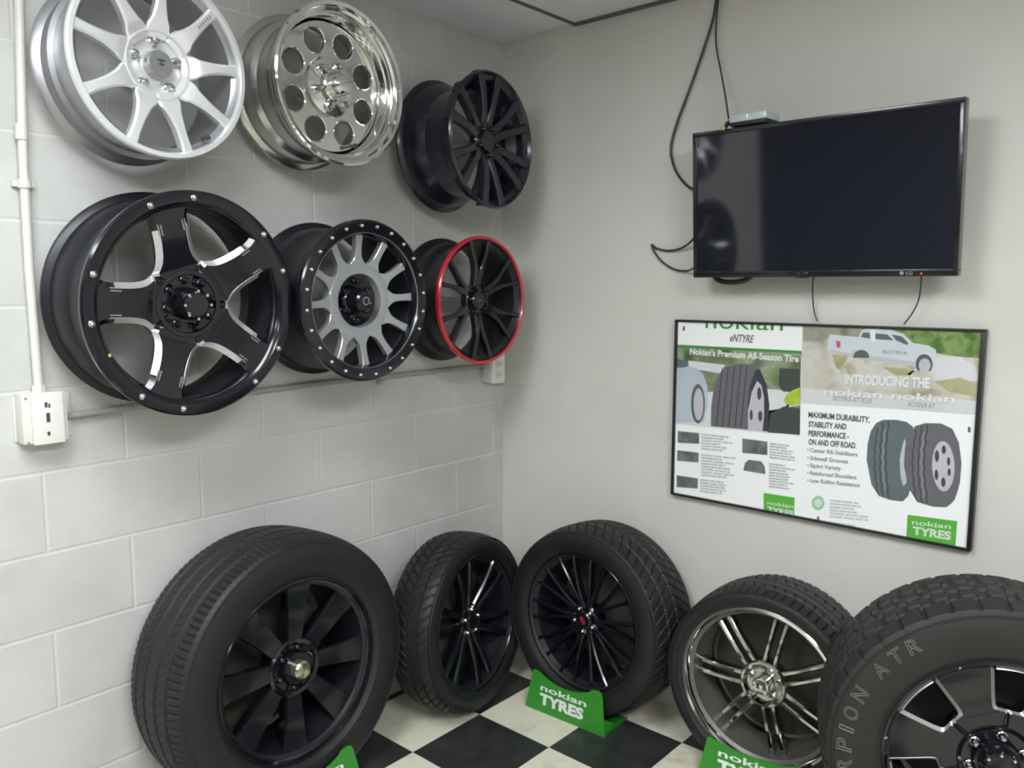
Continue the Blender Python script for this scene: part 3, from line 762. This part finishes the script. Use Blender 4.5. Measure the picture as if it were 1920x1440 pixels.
link('bezel', finish(bm, 'bezel'), MT['tvframe'], t)
bx('screen', (TX0+b_-.001, TY, TZ0+b_), (TX1-b_+.001, -.105, TZ1-b_+.001), MT['tvscreen'], t)
bm = bmesh.new()
text_into(bm, 'LG', Vector((1.518, TY-.0042, TZ0+.005))-L, (1, 0, 0), (0, 0, 1), .016, .008, .02, nrm=(0, -1, 0), th=.0005)
r = bmesh.ops.create_circle(bm, cap_ends=True, segments=20, radius=.0052, matrix=Matrix.Translation(Vector((1.508, TY-.0046, TZ0+.009))-L) @ Matrix.Rotation(PI/2, 4, 'X'))
link('badge', finish(bm, 'b', False), MT['greyprint'], t)
bx('standby_light', (1.553, TY-.006, TZ0+.006), (1.557, TY-.003, TZ0+.009), MT['led_red'], t)
bx('sensor_tab', (1.225, TY-.005, TZ0-.003), (1.262, TY+.01, TZ0+.013), MT['tvframe'], t, .002)
# speaker/cable bulge hanging under the left of the shell
bm = bmesh.new(); pts = spline([Vector(p)-L for p in ((.935, -.07, 1.50), (.965, -.08, 1.476), (1.01, -.085, 1.470), (1.055, -.08, 1.477), (1.08, -.07, 1.50))], 6); tube(bm, pts, .008, 8)
link('hanging_cable_loop', finish(bm, 'loop'), MT['cable'], t)

t.rotation_euler = (math.radians(4), 0, 0)
# set-top box on the television
t = thing('media_box', 'small silver-fronted box perched on top of the television', 'set-top box', (1.085, -.13, TZ1)); L = t.location
t.rotation_euler = (0, 0, math.radians(-3))
boxo('case', (-.058, -.035, 0), (.056, .05, .012), MT['tvback'], t, .003)
boxo('front_panel', (-.056, -.040, .010), (.058, .045, .032), MT['boxsilver'], t, .004)
boxo('power_light', (.0, -.0415, .019), (.002, -.0398, .027), MT['led_green'], t)
bm = bmesh.new(); tube(bm, [(-.060, -.02, .020), (-.070, -.024, .012), (-.072, -.032, .002), (-.071, -.036, -.006)], [.006, .007, .006, .005], 10); link('cable_plug', finish(bm, 'p'), MT['tvback'], t)
bm = bmesh.new(); tube(bm, [(-.072, -.046, -.008), (-.072, -.046, .002)], .007, 12); o = link('yellow_plug', finish(bm, 'p'), MT['yellow'], t); o['label'] = 'yellow plug'

# cables
def cable(name, label, pts, r, mt='cable'):
    bm = bmesh.new(); tube(bm, spline(pts, 10), r, 8)
    return tag(link(name, finish(bm, name), MT[mt]), label, 'cable')
def W(px, py, y=-.008): return at(px, py, 1, y)
cable('cable', 'dark cable hanging from the ceiling in a wide loop behind the left of the television',
      [Vector((.897, -.012, 2.374)), W(1338, 30, -.012), W(1322, 85, -.012), W(1296, 160, -.012), W(1270, 230, -.012), W(1258, 280, -.012), W(1266, 318, -.02), W(1285, 345, -.04), W(1306, 358, -.07), W(1330, 362, -.075)], .0042)
cable('cable', 'thin dark cable dropping straight from the ceiling to the silver box',
      [Vector((.905, -.016, 2.374)), W(1343, 40, -.016), W(1343, 85, -.02), W(1351, 130, -.04), W(1360, 180, -.08), W(1366, 222, -.135)], .0030)
cable('cable', 'grey cable kinked out to a point left of the television, lower left corner',
      [W(1312, 425, -.075), W(1300, 448, -.05), W(1280, 464, -.02), W(1255, 470, -.010), W(1232, 466, -.010), W(1222, 459, -.010), W(1228, 474, -.010), W(1243, 492, -.010), W(1265, 505, -.012), W(1288, 508, -.02), W(1305, 500, -.06), W(1318, 490, -.075)], .0036)
cable('cable', 'thin wire hanging from the bottom middle of the television down behind the poster',
      [W(1528, 505, -.10), W(1524, 530, -.06), W(1524, 560, -.03), W(1527, 585, -.018), W(1532, 603, -.0165)], .0021)
cable('cable', 'thin wire hanging from the lower right of the television to the poster top',
      [W(1728, 505, -.10), W(1727, 530, -.07), W(1723, 560, -.05), W(1712, 585, -.04), W(1699, 603, -.034), W(1695, 608, -.027)], .0019)

# ------------------------------------------------------------------ framed poster
PX0, PX1, PZ0, PZ1 = .784, 1.690, .761, 1.350
t = thing('framed_poster', 'black-framed pair of tyre advertising posters hanging under the television', 'poster', ((PX0+PX1)/2, 0, PZ0)); L = t.location
bm = bmesh.new(); f_ = .011
for a, b in (((PX0, PZ1-.007), (PX1, PZ1)), ((PX0, PZ0), (PX1, PZ0+.007)), ((PX0, PZ0+.007), (PX0+.009, PZ1-.007)), ((PX1-.011, PZ0+.007), (PX1, PZ1-.007))):
    box(bm, Vector((a[0], -.026, a[1]))-L, Vector((b[0], -.001, b[1]))-L, .001)
link('frame', finish(bm, 'frame'), MT['frame'], t)
bx('backing_board', (PX0+.003, -.014, PZ0+.003), (PX1-.003, -.001, PZ1-.003), MT['tvback'], t)
YP = -.0185
def pq(px, py, d=0): 
    p = at(px, py, 1, YP-d); return Vector((p.x, YP-d, p.z))
XM = pq(1502, 760).x
sheetL = bx('poster_sheet', (PX0+.008, YP+.0005, PZ0+.006), (XM, -.0135, PZ1-.006), MT['paper'], t)
sheetR = bx('poster_sheet', (XM, YP, PZ0+.006), (PX1-.010, -.0140, PZ1-.006), MT['paper'], t)
def blotch(name, cols, scale=6, detail=6, dist=.4, stretch=(1, 1, 1), lo=.3, hi=.7, rough=.35):
    m, n, l, b = nt(name); tc = n.new('ShaderNodeTexCoord'); mp = n.new('ShaderNodeMapping'); mp.inputs['Scale'].default_value = stretch
    nz = n.new('ShaderNodeTexNoise'); nz.inputs['Scale'].default_value = scale; nz.inputs['Detail'].default_value = detail; nz.inputs['Distortion'].default_value = dist
    l.new(tc.outputs['Object'], mp.inputs['Vector']); l.new(mp.outputs[0], nz.inputs['Vector'])
    r = n.new('ShaderNodeValToRGB'); e = r.color_ramp.elements
    while len(e) < len(cols): e.new(.5)
    for i, c in enumerate(cols): e[i].position = lo+(hi-lo)*i/(len(cols)-1); e[i].color = (*c, 1)
    l.new(nz.outputs['Fac'], r.inputs[0]); l.new(r.outputs[0], b.inputs['Base Color']); setb(b, Roughness=rough); b.inputs['Coat Weight'].default_value = .25
    return m
PM = dict(
    foliage=blotch('printed_foliage', [(.04, .09, .02), (.10, .20, .05), (.22, .32, .10), (.08, .13, .05)], 22),
    bokeh=blotch('printed_soft_garden', [(.05, .07, .04), (.13, .18, .09), (.30, .36, .22), (.12, .15, .11)], 9, 2),
    dirt=blotch('printed_dust', [(.30, .27, .20), (.52, .49, .42), (.62, .60, .55), (.40, .38, .24)], 12, 4),
    haze=blotch('printed_pale_haze', [(.60, .60, .62), (.70, .71, .73)], 5, 2),
    rut=blotch('printed_dry_grass', [(.32, .31, .14), (.46, .44, .28)], 20, 3),
    rock=blotch('printed_rock', [(.16, .14, .10), (.34, .31, .25), (.26, .28, .18)], 16, 4),
    carblue=blotch('printed_pale_blue_car', [(.36, .44, .50), (.50, .56, .62)], 4, 1),
    carlight=mat('printed_white_car', (.60, .64, .68), .35), carwin=mat('printed_car_glass', (.10, .14, .15), .35), cardark=mat('printed_wheel_arch', (.10, .11, .11), .35),
    taillight=mat('printed_tail_light', (.55, .10, .11), .35), truckwhite=mat('printed_truck_body', (.58, .63, .68), .35), truckshade=mat('printed_truck_lower', (.46, .51, .55), .35),
    tyregrey=mat('printed_tyre_grey', (.135, .135, .15), .35, var=.15, scale=40), tyreteal=mat('printed_tyre_teal', (.12, .15, .16), .35, var=.15, scale=40), groove=mat('printed_groove', (.045, .045, .05), .35),
    tyrelight=mat('printed_tyre_sheen', (.24, .24, .26), .35), wheelp=mat('printed_wheel', (.50, .50, .55), .35), wheeldark=mat('printed_wheel_gap', (.06, .06, .07), .35),
    darkshed=mat('printed_dark_shed', (.055, .065, .06), .35), lime=mat('printed_lime_bush', (.40, .50, .05), .35, var=.3, scale=60),
    greenln=mat('printed_green', (.045, .25, .05), .35), logogreen=mat('printed_logo_green', (.10, .42, .05), .35), darktext=mat('printed_dark_text', (.10, .11, .11), .35), greytext=mat('printed_grey_text', (.48, .50, .50), .35),
    midtext=mat('printed_mid_text', (.28, .30, .30), .35), paletext=mat('printed_pale_green_text', (.62, .74, .60), .35), thumb=blotch('printed_thumbnail', [(.08, .09, .10), (.20, .22, .24)], 30, 3), seal=mat('printed_green_seal', (.36, .60, .38), .35))
def pp(name, pts, m, par, d=.0004, th=.0003):
    "printed shape: outline in photograph pixels, laid on the poster plane"
    bm = bmesh.new(); P = [pq(*q) for q in pts]; lay = Vector((0, -d, 0))
    c = sum(P, Vector())/len(P)
    poly(bm, [p+lay-L for p in P], (0, -1, 0), th)
    bmesh.ops.triangulate(bm, faces=[f for f in bm.faces if len(f.verts) > 4])
    return link(name, finish(bm, name, False), m, par)
def multi(name, shapes, m, par, d=.0004, th=.0003):
    bm = bmesh.new(); lay = Vector((0, -d, 0))
    for pts in shapes: poly(bm, [pq(*q)+lay-L for q in pts], (0, -1, 0), th)
    bmesh.ops.triangulate(bm, faces=[f for f in bm.faces if len(f.verts) > 4])
    return link(name, finish(bm, name, False), m, par)
def ell(cx, cy, rx, ry, n=36, rot=0, a0=0, a1=360):
    out = []; r = math.radians(rot)
    for i in range(n if a1-a0 >= 360 else n+1):
        a = math.radians(a0+(a1-a0)*i/n); x, y = rx*math.cos(a), ry*math.sin(a)
        out.append((cx+x*math.cos(r)-y*math.sin(r), cy+x*math.sin(r)+y*math.cos(r)))
    return out
def ptext(bm, s, x0, y0, x1, y1, hpx, bold=.0, slant=0, d=.0010):
    "text line from baseline pixel (x0,y0) to (x1,y1), hpx tall in pixels"
    a, b, c = pq(x0, y0), pq(x1, y1), pq(x0, y0-hpx)
    h = (c-a).z; u = (b-a); wd = u.length; u.normalize(); zax = Vector((0, 0, 1))
    text_into(bm, s, a-L+Vector((0, -d, 0)), u, zax, wd-slant*h, h, bold, slant=slant, nrm=(0, -1, 0), th=.0003)
# ---- left sheet
bm = bmesh.new(); ptext(bm, 'nokian', 1323, 615, 1468, 620, 30, .0)
# keep only what is below the frame edge
bmesh.ops.bisect_plane(bm, geom=bm.verts[:]+bm.edges[:]+bm.faces[:], plane_co=Vector((0, 0, PZ1-.006-L.z)), plane_no=(0, 0, 1), clear_outer=True)
link('brand_lettering', finish(bm, 'x', False), PM['greenln'], sheetL)
bm = bmesh.new(); ptext(bm, 'eNTYRE', 1368, 640, 1414, 643, 14, .01, .2); link('model_lettering', finish(bm, 'x', False), PM['darktext'], sheetL)
pp('green_rule', [(1267, 646), (1503, 658), (1503, 668), (1267, 654)], PM['greenln'], sheetL, .0003)
pp('photo_print', [(1267, 651), (1502, 663), (1500, 816), (1263, 794)], PM['bokeh'], sheetL, .0004)
pp('printed_road', [(1263, 794), (1263, 745), (1400, 725), (1500, 735), (1500, 760), (1470, 765), (1440, 770), (1440, 812)], PM['haze'], sheetL, .0005)
pp('printed_wall', [(1290, 676), (1360, 684), (1350, 700), (1292, 690)], PM['haze'], sheetL, .0005)
pp('printed_shed', [(1462, 690), (1500, 692), (1500, 736), (1468, 734), (1460, 722)], PM['darkshed'], sheetL, .0006)
pp('printed_shrub', [(1444, 775), (1470, 762), (1500, 766), (1500, 815), (1440, 811)], PM['darkshed'], sheetL, .0006)
pp('printed_bush', [(1470, 750), (1476, 738), (1486, 732), (1500, 726), (1500, 757), (1486, 760), (1474, 758)], PM['lime'], sheetL, .0007)
pp('printed_car', [(1268, 690), (1282, 684), (1305, 690), (1318, 700), (1326, 722), (1328, 760), (1320, 792), (1262, 793)], PM['carblue'], sheetL, .0006)
pp('printed_car_glass', [(1269, 672), (1292, 678), (1288, 688), (1269, 690)], PM['carwin'], sheetL, .0007)
pp('printed_car_wheel', ell(1309, 757, 13, 37), PM['cardark'], sheetL, .0008)
pp('printed_car_rim', ell(1310, 758, 9, 30), PM['wheelp'], sheetL, .0009)
pp('printed_tyre', [(1333, 799), (1334, 760), (1339, 725), (1348, 702), (1360, 688), (1385, 682), (1408, 683), (1425, 692), (1437, 720), (1443, 760), (1440, 809)], PM['tyregrey'], sheetL, .0010)
multi('printed_tread_groove', [[(xa, 684+abs(k-3)*2), (xa+1.6, 684+abs(k-3)*2), (xa-9.5, 800), (xa-11.5, 800)] for k, xa in enumerate((1354, 1365, 1377, 1389, 1400))], PM['groove'], sheetL, .0012)
multi('printed_tyre_sidewall', [[(1404, 806), (1402, 760), (1407, 720), (1418, 693), (1426, 694), (1438, 722), (1443, 760), (1440, 809)]], PM['groove'], sheetL, .0013)
pp('printed_wheel_rim', [(1403, 806), (1403, 770), (1410, 735), (1420, 714), (1428, 722), (1433, 745), (1433, 780), (1430, 808)], PM['wheelp'], sheetL, .0015)
for q_ in [ell(1424, 738, 4, 12), ell(1409, 778, 3, 10), ell(1426, 780, 4, 10)]: pp('printed_wheel_gap', q_, PM['wheeldark'], sheetL, .0017)
bm = bmesh.new(); ptext(bm, "Nokian's Premium All-Season Tire", 1294, 664, 1498, 679, 12, .03, d=.0013); link('headline_lettering', finish(bm, 'x', False), MT['white'], sheetL)
for q_ in [[(1271, 808), (1311, 812), (1311, 832), (1271, 830)], [(1270, 844), (1310, 849), (1310, 867), (1270, 864)], [(1269, 891), (1309, 897), (1308, 916), (1269, 913)], [(1392, 822), (1439, 828), (1439, 853), (1392, 849)],
      [(1394, 882), (1397, 868), (1404, 862), (1428, 865), (1434, 875), (1435, 889)]]:
    pp('thumbnail_print', q_, PM['thumb'], sheetL, .0005)
bm = bmesh.new(); random.seed(5)
def lines(bm, x0, y0, slope, wd, n, dy, hpx=3.2):
    for k in range(n):
        ww = wd*(.55+.45*random.random()); s = ''.join(random.choice('aeinorstl ') for _ in range(18))
        yy = y0+k*dy; ptext(bm, 'nnonenn enonm neno nenom'[:random.randint(16, 24)], x0, yy, x0+ww, yy+slope*ww, hpx, .02, d=.0006)
bm.free()
for q_ in ((1315, 816, .10, 62, 6, 5.3), (1315, 854, .11, 64, 8, 5.4), (1313, 901, .12, 60, 5, 5.3), (1443, 833, .12, 50, 6, 5.2), (1442, 871, .13, 50, 9, 5.3)):
    bm = bmesh.new(); lines(bm, *q_); link('body_text', finish(bm, 'x', False), PM['greytext'], sheetL)
pp('logo_panel', [(1432, 924), (1490, 933), (1489, 971), (1432, 961)], PM['logogreen'], sheetL, .0005)
bm = bmesh.new(); ptext(bm, 'TYRES', 1439, 960, 1488, 969, 11, .04, d=.0009); ptext(bm, 'nokian', 1439, 946, 1488, 953, 7, .012, d=.0009); link('logo_lettering', finish(bm, 'x', False), PM['paletext'], sheetL)
# ---- right sheet
pp('photo_print', [(1505, 607), (1842, 622), (1838, 690), (1836, 752), (1700, 742), (1600, 735), (1502, 728)], PM['dirt'], sheetR, .0004)
pp('printed_trees', [(1640, 612), (1842, 622), (1840, 672), (1790, 668), (1756, 662), (1730, 655), (1700, 640)], PM['foliage'], sheetR, .0005)
pp('printed_scrub', [(1505, 607), (1645, 613), (1620, 640), (1560, 632), (1540, 640), (1507, 640)], PM['rock'], sheetR, .0005)
pp('printed_grass', [(1752, 715), (1800, 708), (1838, 722), (1836, 745), (1780, 735)], PM['rut'], sheetR, .0006)
pp('printed_road', [(1752, 668), (1800, 668), (1825, 685), (1838, 715), (1790, 712), (1745, 712), (1700, 702)], PM['haze'], sheetR, .0005)
pp('printed_verge', [(1560, 664), (1590, 668), (1580, 694), (1568, 690)], PM['rut'], sheetR, .0005)
pp('printed_verge', [(1655, 688), (1710, 692), (1722, 703), (1680, 704)], PM['rut'], sheetR, .0005)
pp('printed_haze', [(1502, 728), (1600, 735), (1700, 742), (1836, 752), (1834, 778), (1700, 768), (1502, 756)], PM['haze'], sheetR, .0005)
pp('printed_truck', [(1552, 655), (1553, 633), (1557, 627), (1610, 632), (1616, 619), (1626, 616), (1672, 619), (1694, 626), (1712, 643), (1742, 648), (1755, 656), (1757, 675), (1752, 690), (1716, 688), (1690, 680), (1632, 676), (1625, 668), (1598, 668), (1590, 664)], PM['truckwhite'], sheetR, .0007)
pp('truck_lower_print', [(1556, 655), (1596, 663), (1600, 656), (1628, 658), (1634, 668), (1716, 678), (1716, 687), (1690, 681), (1632, 676), (1600, 668), (1560, 660)], PM['truckshade'], sheetR, .0009)
multi('truck_glass_print', [[(1614, 632), (1619, 623), (1631, 624), (1632, 635)], [(1641, 636), (1642, 625), (1664, 627), (1676, 638)], [(1680, 638), (1672, 627), (1692, 631), (1704, 644), (1700, 647)]], PM['carwin'], sheetR, .0010)
pp('truck_bar_print', [(1632, 618), (1641, 619), (1642, 640), (1634, 640)], MT['white'], sheetR, .0012)
pp('tail_light_print', [(1568, 639), (1576, 640), (1576, 652), (1569, 651)], PM['taillight'], sheetR, .0012)
for q_ in [ell(1615, 671, 15, 15, 24, 0, 180, 360), ell(1733, 683, 16, 19)]: pp('truck_wheel_print', q_, PM['cardark'], sheetR, .0011)
pp('truck_hub_print', ell(1734, 685, 11, 13), PM['wheelp'], sheetR, .0013)
pp('dust_print', ell(1612, 690, 34, 16), PM['dirt'], sheetR, .0012); pp('dust_print', ell(1730, 704, 22, 10), PM['dirt'], sheetR, .0012)
bm = bmesh.new(); ptext(bm, 'ROTIIVA', 1655, 662, 1702, 665, 6, .03, .2, d=.0012); link('door_lettering', finish(bm, 'x', False), PM['midtext'], sheetR)
bm = bmesh.new(); ptext(bm, 'INTRODUCING THE', 1584, 719, 1743, 727, 18, .03, d=.0015); ptext(bm, 'nokian', 1546, 740, 1655, 747, 13, .015, d=.0015); ptext(bm, 'nokian', 1672, 747, 1790, 755, 13, .015, d=.0015)
link('headline_lettering', finish(bm, 'x', False), MT['white'], sheetR)
bm = bmesh.new(); ptext(bm, 'INTRODUCING THE', 1586, 720.5, 1745, 728.5, 18, .05, d=.0013); ptext(bm, 'nokian', 1547.5, 741.5, 1656.5, 748.5, 13, .03, d=.0013); ptext(bm, 'nokian', 1673.5, 748.5, 1791.5, 756.5, 13, .03, d=.0013)
link('headline_shadow_print', finish(bm, 'x', False), PM['greytext'], sheetR)
bm = bmesh.new(); ptext(bm, 'ROTIIVA AT PLUS', 1562, 751, 1635, 757, 9, .01, .2); ptext(bm, 'ROTIIVA AT', 1702, 762, 1754, 766, 9, .01, .2); link('model_lettering', finish(bm, 'x', False), PM['midtext'], sheetR)
bm = bmesh.new()
for s, x1, y0, dy in (('MAXIMUM DURABILITY,', 1631, 782, 12), ('STABILITY AND', 1587, 800, 6), ('PERFORMANCE -', 1592, 817, 7), ('ON AND OFF ROAD.', 1606, 833, 9)):
    ptext(bm, s, 1516, y0, x1, y0+dy*.85, 10.5, .03)
link('slogan_lettering', finish(bm, 'x', False), PM['darktext'], sheetR)
bm = bmesh.new()
for s, x1, y0 in (('Center Rib Stabilizers', 1608, 846), ('Sidewall Grooves', 1590, 861), ('Siping Variety', 1577, 875), ('Reinforced Shoulders', 1606, 889), ('Low Rolling Resistance', 1612, 903)):
    ptext(bm, s, 1519, y0+1, x1, y0+1+(x1-1519)*.10, 7.5, .02); poly(bm, [pq(1514, y0-4, .001)-L, pq(1516, y0-4, .001)-L, pq(1516, y0-1, .001)-L, pq(1514, y0-1, .001)-L], (0, -1, 0), .0003)
link('bullet_lettering', finish(bm, 'x', False), PM['midtext'], sheetR)
def ptyre(prefix, cx0, cx1, ytop, ybot, m, faceL):
    # side-on three-quarter tyre: tread band at left, sidewall and wheel at right
    pass
pp('printed_tyre', [(1625, 862), (1627, 832), (1633, 808), (1643, 793), (1656, 787), (1680, 787), (1700, 791), (1712, 800), (1712, 900), (1703, 930), (1693, 940), (1672, 938), (1648, 930), (1634, 908)], PM['tyreteal'], sheetR, .0005)
pp('printed_tyre', [(1695, 873), (1697, 840), (1704, 814), (1716, 799), (1735, 793), (1765, 794), (1786, 804), (1798, 830), (1803, 868), (1800, 905), (1790, 937), (1775, 951), (1750, 950), (1720, 941), (1704, 915)], PM['tyregrey'], sheetR, .0008)
def zig(x, y0, y1, bulge, w_=2.0, n=13):
    a = []; b = []
    for i in range(n+1):
        t_ = i/n; y_ = y0+(y1-y0)*t_; x_ = x-bulge*math.sin(PI*t_)+(1.1 if i % 2 else -1.1)
        a.append((x_, y_)); b.append((x_+w_, y_))
    return [[a[i], b[i], b[i+1], a[i+1]] for i in range(n)]
multi('printed_tread_groove', zig(1645, 800, 926, 6)+zig(1655, 793, 932, 6)+zig(1666, 789, 936, 6), PM['groove'], sheetR, .0007)
multi('printed_tread_groove', zig(1717, 806, 938, 7)+zig(1728, 799, 944, 7)+zig(1739, 796, 947, 7), PM['groove'], sheetR, .0010)
multi('printed_tyre_sheen', zig(1660, 793, 930, 6, 3)[1:-1:1], PM['tyrelight'], sheetR, .00075); multi('printed_tyre_sheen', zig(1733, 799, 944, 7, 3)[1:-1], PM['tyrelight'], sheetR, .00105)
pp('printed_sidewall', ell(1771, 873, 30, 76, 40, -2), PM['tyregrey'], sheetR, .0011)
pp('printed_wheel', ell(1769, 874, 21, 47, 36, -2), PM['wheelp'], sheetR, .0013)
for q_ in [ell(1757, 855, 4, 11), ell(1770, 843, 4, 8), ell(1779, 865, 3, 8), ell(1756, 890, 3.5, 10), ell(1769, 904, 4, 9), ell(1780, 885, 3, 7)]: pp('printed_wheel_gap', q_, PM['wheeldark'], sheetR, .0015)
pp('printed_wheel_edge', [(1693, 832), (1697, 822), (1700, 840), (1697, 870), (1700, 905), (1694, 912), (1689, 895), (1687, 860)], PM['wheelp'], sheetR, .00075)
pp('seal_print', ell(1534, 943, 12, 13.5), PM['seal'], sheetR, .0005)
multi('seal_center_print', [ell(1534, 943, 7, 8)], PM['paletext'], sheetR, .0008)
bm = bmesh.new(); lines(bm, 1556, 940, .10, 78, 6, 6.0, 3.6); link('body_text', finish(bm, 'x', False), PM['greytext'], sheetR)
bm = bmesh.new(); ptext(bm, 'nenon onenn nonen', 1553, 981, 1604, 988, 4, .0); link('footer_text', finish(bm, 'x', False), PM['greytext'], sheetR)
multi('clip_mark', [[(1815, 800), (1820, 801), (1820, 811), (1815, 810)], [(1281, 612), (1285, 612), (1284, 620), (1280, 620)], [(1532, 970), (1535, 967), (1537, 975), (1533, 975)]], PM['cardark'], sheetR, .0008)
pp('logo_panel', [(1702, 965), (1795, 977), (1791, 1029), (1699, 1012)], PM['logogreen'], sheetR, .0005)
bm = bmesh.new(); ptext(bm, 'TYRES', 1711, 1001, 1783, 1012, 15, .045, d=.0009); ptext(bm, 'nokian', 1710, 983, 1783, 992, 9, .012, d=.0009); link('logo_lettering', finish(bm, 'x', False), PM['paletext'], sheetR)

# ------------------------------------------------------------------ electrical
t = thing('junction_box', 'cream electrical box with cover plate at the foot of the vertical conduit', 'electrical box', (0, -1.69, 1.09)); L = t.location
bx('box_body', (0, -1.741, 1.085), (.050, -1.640, 1.205), MT['conduit'], t, .006)
bx('wall_flange', (0, -1.745, 1.088), (.005, -1.618, 1.196), MT['conduit'], t, .001)
bx('cover_plate', (.050, -1.722, 1.083), (.060, -1.652, 1.207), MT['plastic_white'], t, .003)
bm = bmesh.new()
for z0, z1, y0, y1 in ((1.172, 1.184, -1.694, -1.688), (1.170, 1.180, -1.686, -1.682), (1.136, 1.158, -1.692, -1.684), (1.104, 1.113, -1.692, -1.686)):
    box(bm, Vector((.0598, y0, z0))-L, Vector((.0612, y1, z1))-L)
link('outlet_slots', finish(bm, 's', False), MT['slot'], t)
for z0 in (1.090, 1.196):
    bm = bmesh.new(); lathe(bm, [(0, 0), (0, .0035), (.002, .003), (.0025, 0)], 10, False); o = link('screw', finish(bm, 'screw'), MT['nut'], t); o.location = Vector((.05, -1.731, z0))-L
# vertical conduit
t = thing('conduit', 'vertical painted conduit running from the ceiling down to the cream box', 'conduit', (.016, -1.686, 1.205)); L = t.location
bm = bmesh.new(); tube(bm, [Vector(p)-L for p in ((.018, -1.668, H), (.018, -1.676, 2.1), (.018, -1.690, 1.75), (.018, -1.693, 1.5), (.018, -1.690, 1.203))], .0105, 16); link('pipe', finish(bm, 'pipe'), MT['conduit'], t)
bm = bmesh.new(); tube(bm, [Vector(p)-L for p in ((.018, -1.691, 1.685), (.018, -1.691, 1.705))], .0145, 16); box(bm, Vector((0, -1.715, 1.688))-L, Vector((.014, -1.668, 1.702))-L, .002); link('strap', finish(bm, 'strap'), MT['conduit'], t)
bm = bmesh.new(); tube(bm, [Vector(p)-L for p in ((.018, -1.689, 1.83), (.018, -1.690, 1.795))], .0135, 16); link('coupling', finish(bm, 'c'), MT['conduit'], t)
bm = bmesh.new(); tube(bm, [Vector(p)-L for p in ((.018, -1.690, 1.200), (.018, -1.690, 1.222))], .015, 8); link('connector', finish(bm, 'c'), MT['conduit'], t)
# horizontal raceway
t = thing('conduit', 'horizontal painted conduit running along the block wall under the hanging rims', 'conduit', (.012, -1.6, 1.14)); L = t.location
bm = bmesh.new(); tube(bm, [Vector(p)-L for p in ((.010, -1.640, 1.137), (.010, -1.3, 1.146), (.010, -.9, 1.152), (.010, -.5, 1.153), (.010, -.118, 1.152))], .0085, 14); link('pipe', finish(bm, 'pipe'), MT['raceway'], t)
for yy in (-1.2, -.63):
    bm = bmesh.new(); tube(bm, [Vector(p)-L for p in ((.010, yy-.012, 1.150), (.010, yy+.012, 1.150))], .011, 12); box(bm, Vector((0, yy-.010, 1.128))-L, Vector((.010, yy+.010, 1.172))-L, .001); link('strap', finish(bm, 's'), MT['raceway'], t)
t = thing('outlet_box', 'small cream outlet box on the block wall beside the corner, under the red-lipped rim', 'electrical box', (0, -.075, 1.085)); L = t.location
bx('box_body', (0, -.125, 1.088), (.045, -.040, 1.178), MT['conduit'], t, .006)
bx('cover_plate', (.045, -.120, 1.086), (.052, -.045, 1.205), MT['plastic_white'], t, .003)
bm = bmesh.new()
for zz in (1.118, 1.160):
    tube(bm, [Vector((.050, -.0825, zz))-L, Vector((.056, -.0825, zz))-L], .016, 16)
link('receptacle', finish(bm, 'r'), MT['conduit'], t)
bm = bmesh.new()
for zz in (1.118, 1.160):
    for dy in (-.006, .006): box(bm, Vector((.0555, -.0825+dy-.001, zz-.004))-L, Vector((.0566, -.0825+dy+.001, zz+.005))-L)
link('outlet_slots', finish(bm, 'r', False), MT['slot'], t)

# ------------------------------------------------------------------ world & view
wd = bpy.data.worlds.new('world'); sc.world = wd; wd.use_nodes = True
wd.node_tree.nodes['Background'].inputs[0].default_value = (.8, .85, .9, 1); wd.node_tree.nodes['Background'].inputs[1].default_value = .2
sc.view_settings.view_transform = 'Standard'; sc.view_settings.look = 'None'; sc.view_settings.gamma = 1; sc.view_settings.use_curve_mapping = False
sc.view_settings.exposure = -0.36
sc.cycles.use_denoising = True
sc.cycles.max_bounces = 10
sc.cycles.diffuse_bounces = 5
sc.cycles.sample_clamp_indirect = 6
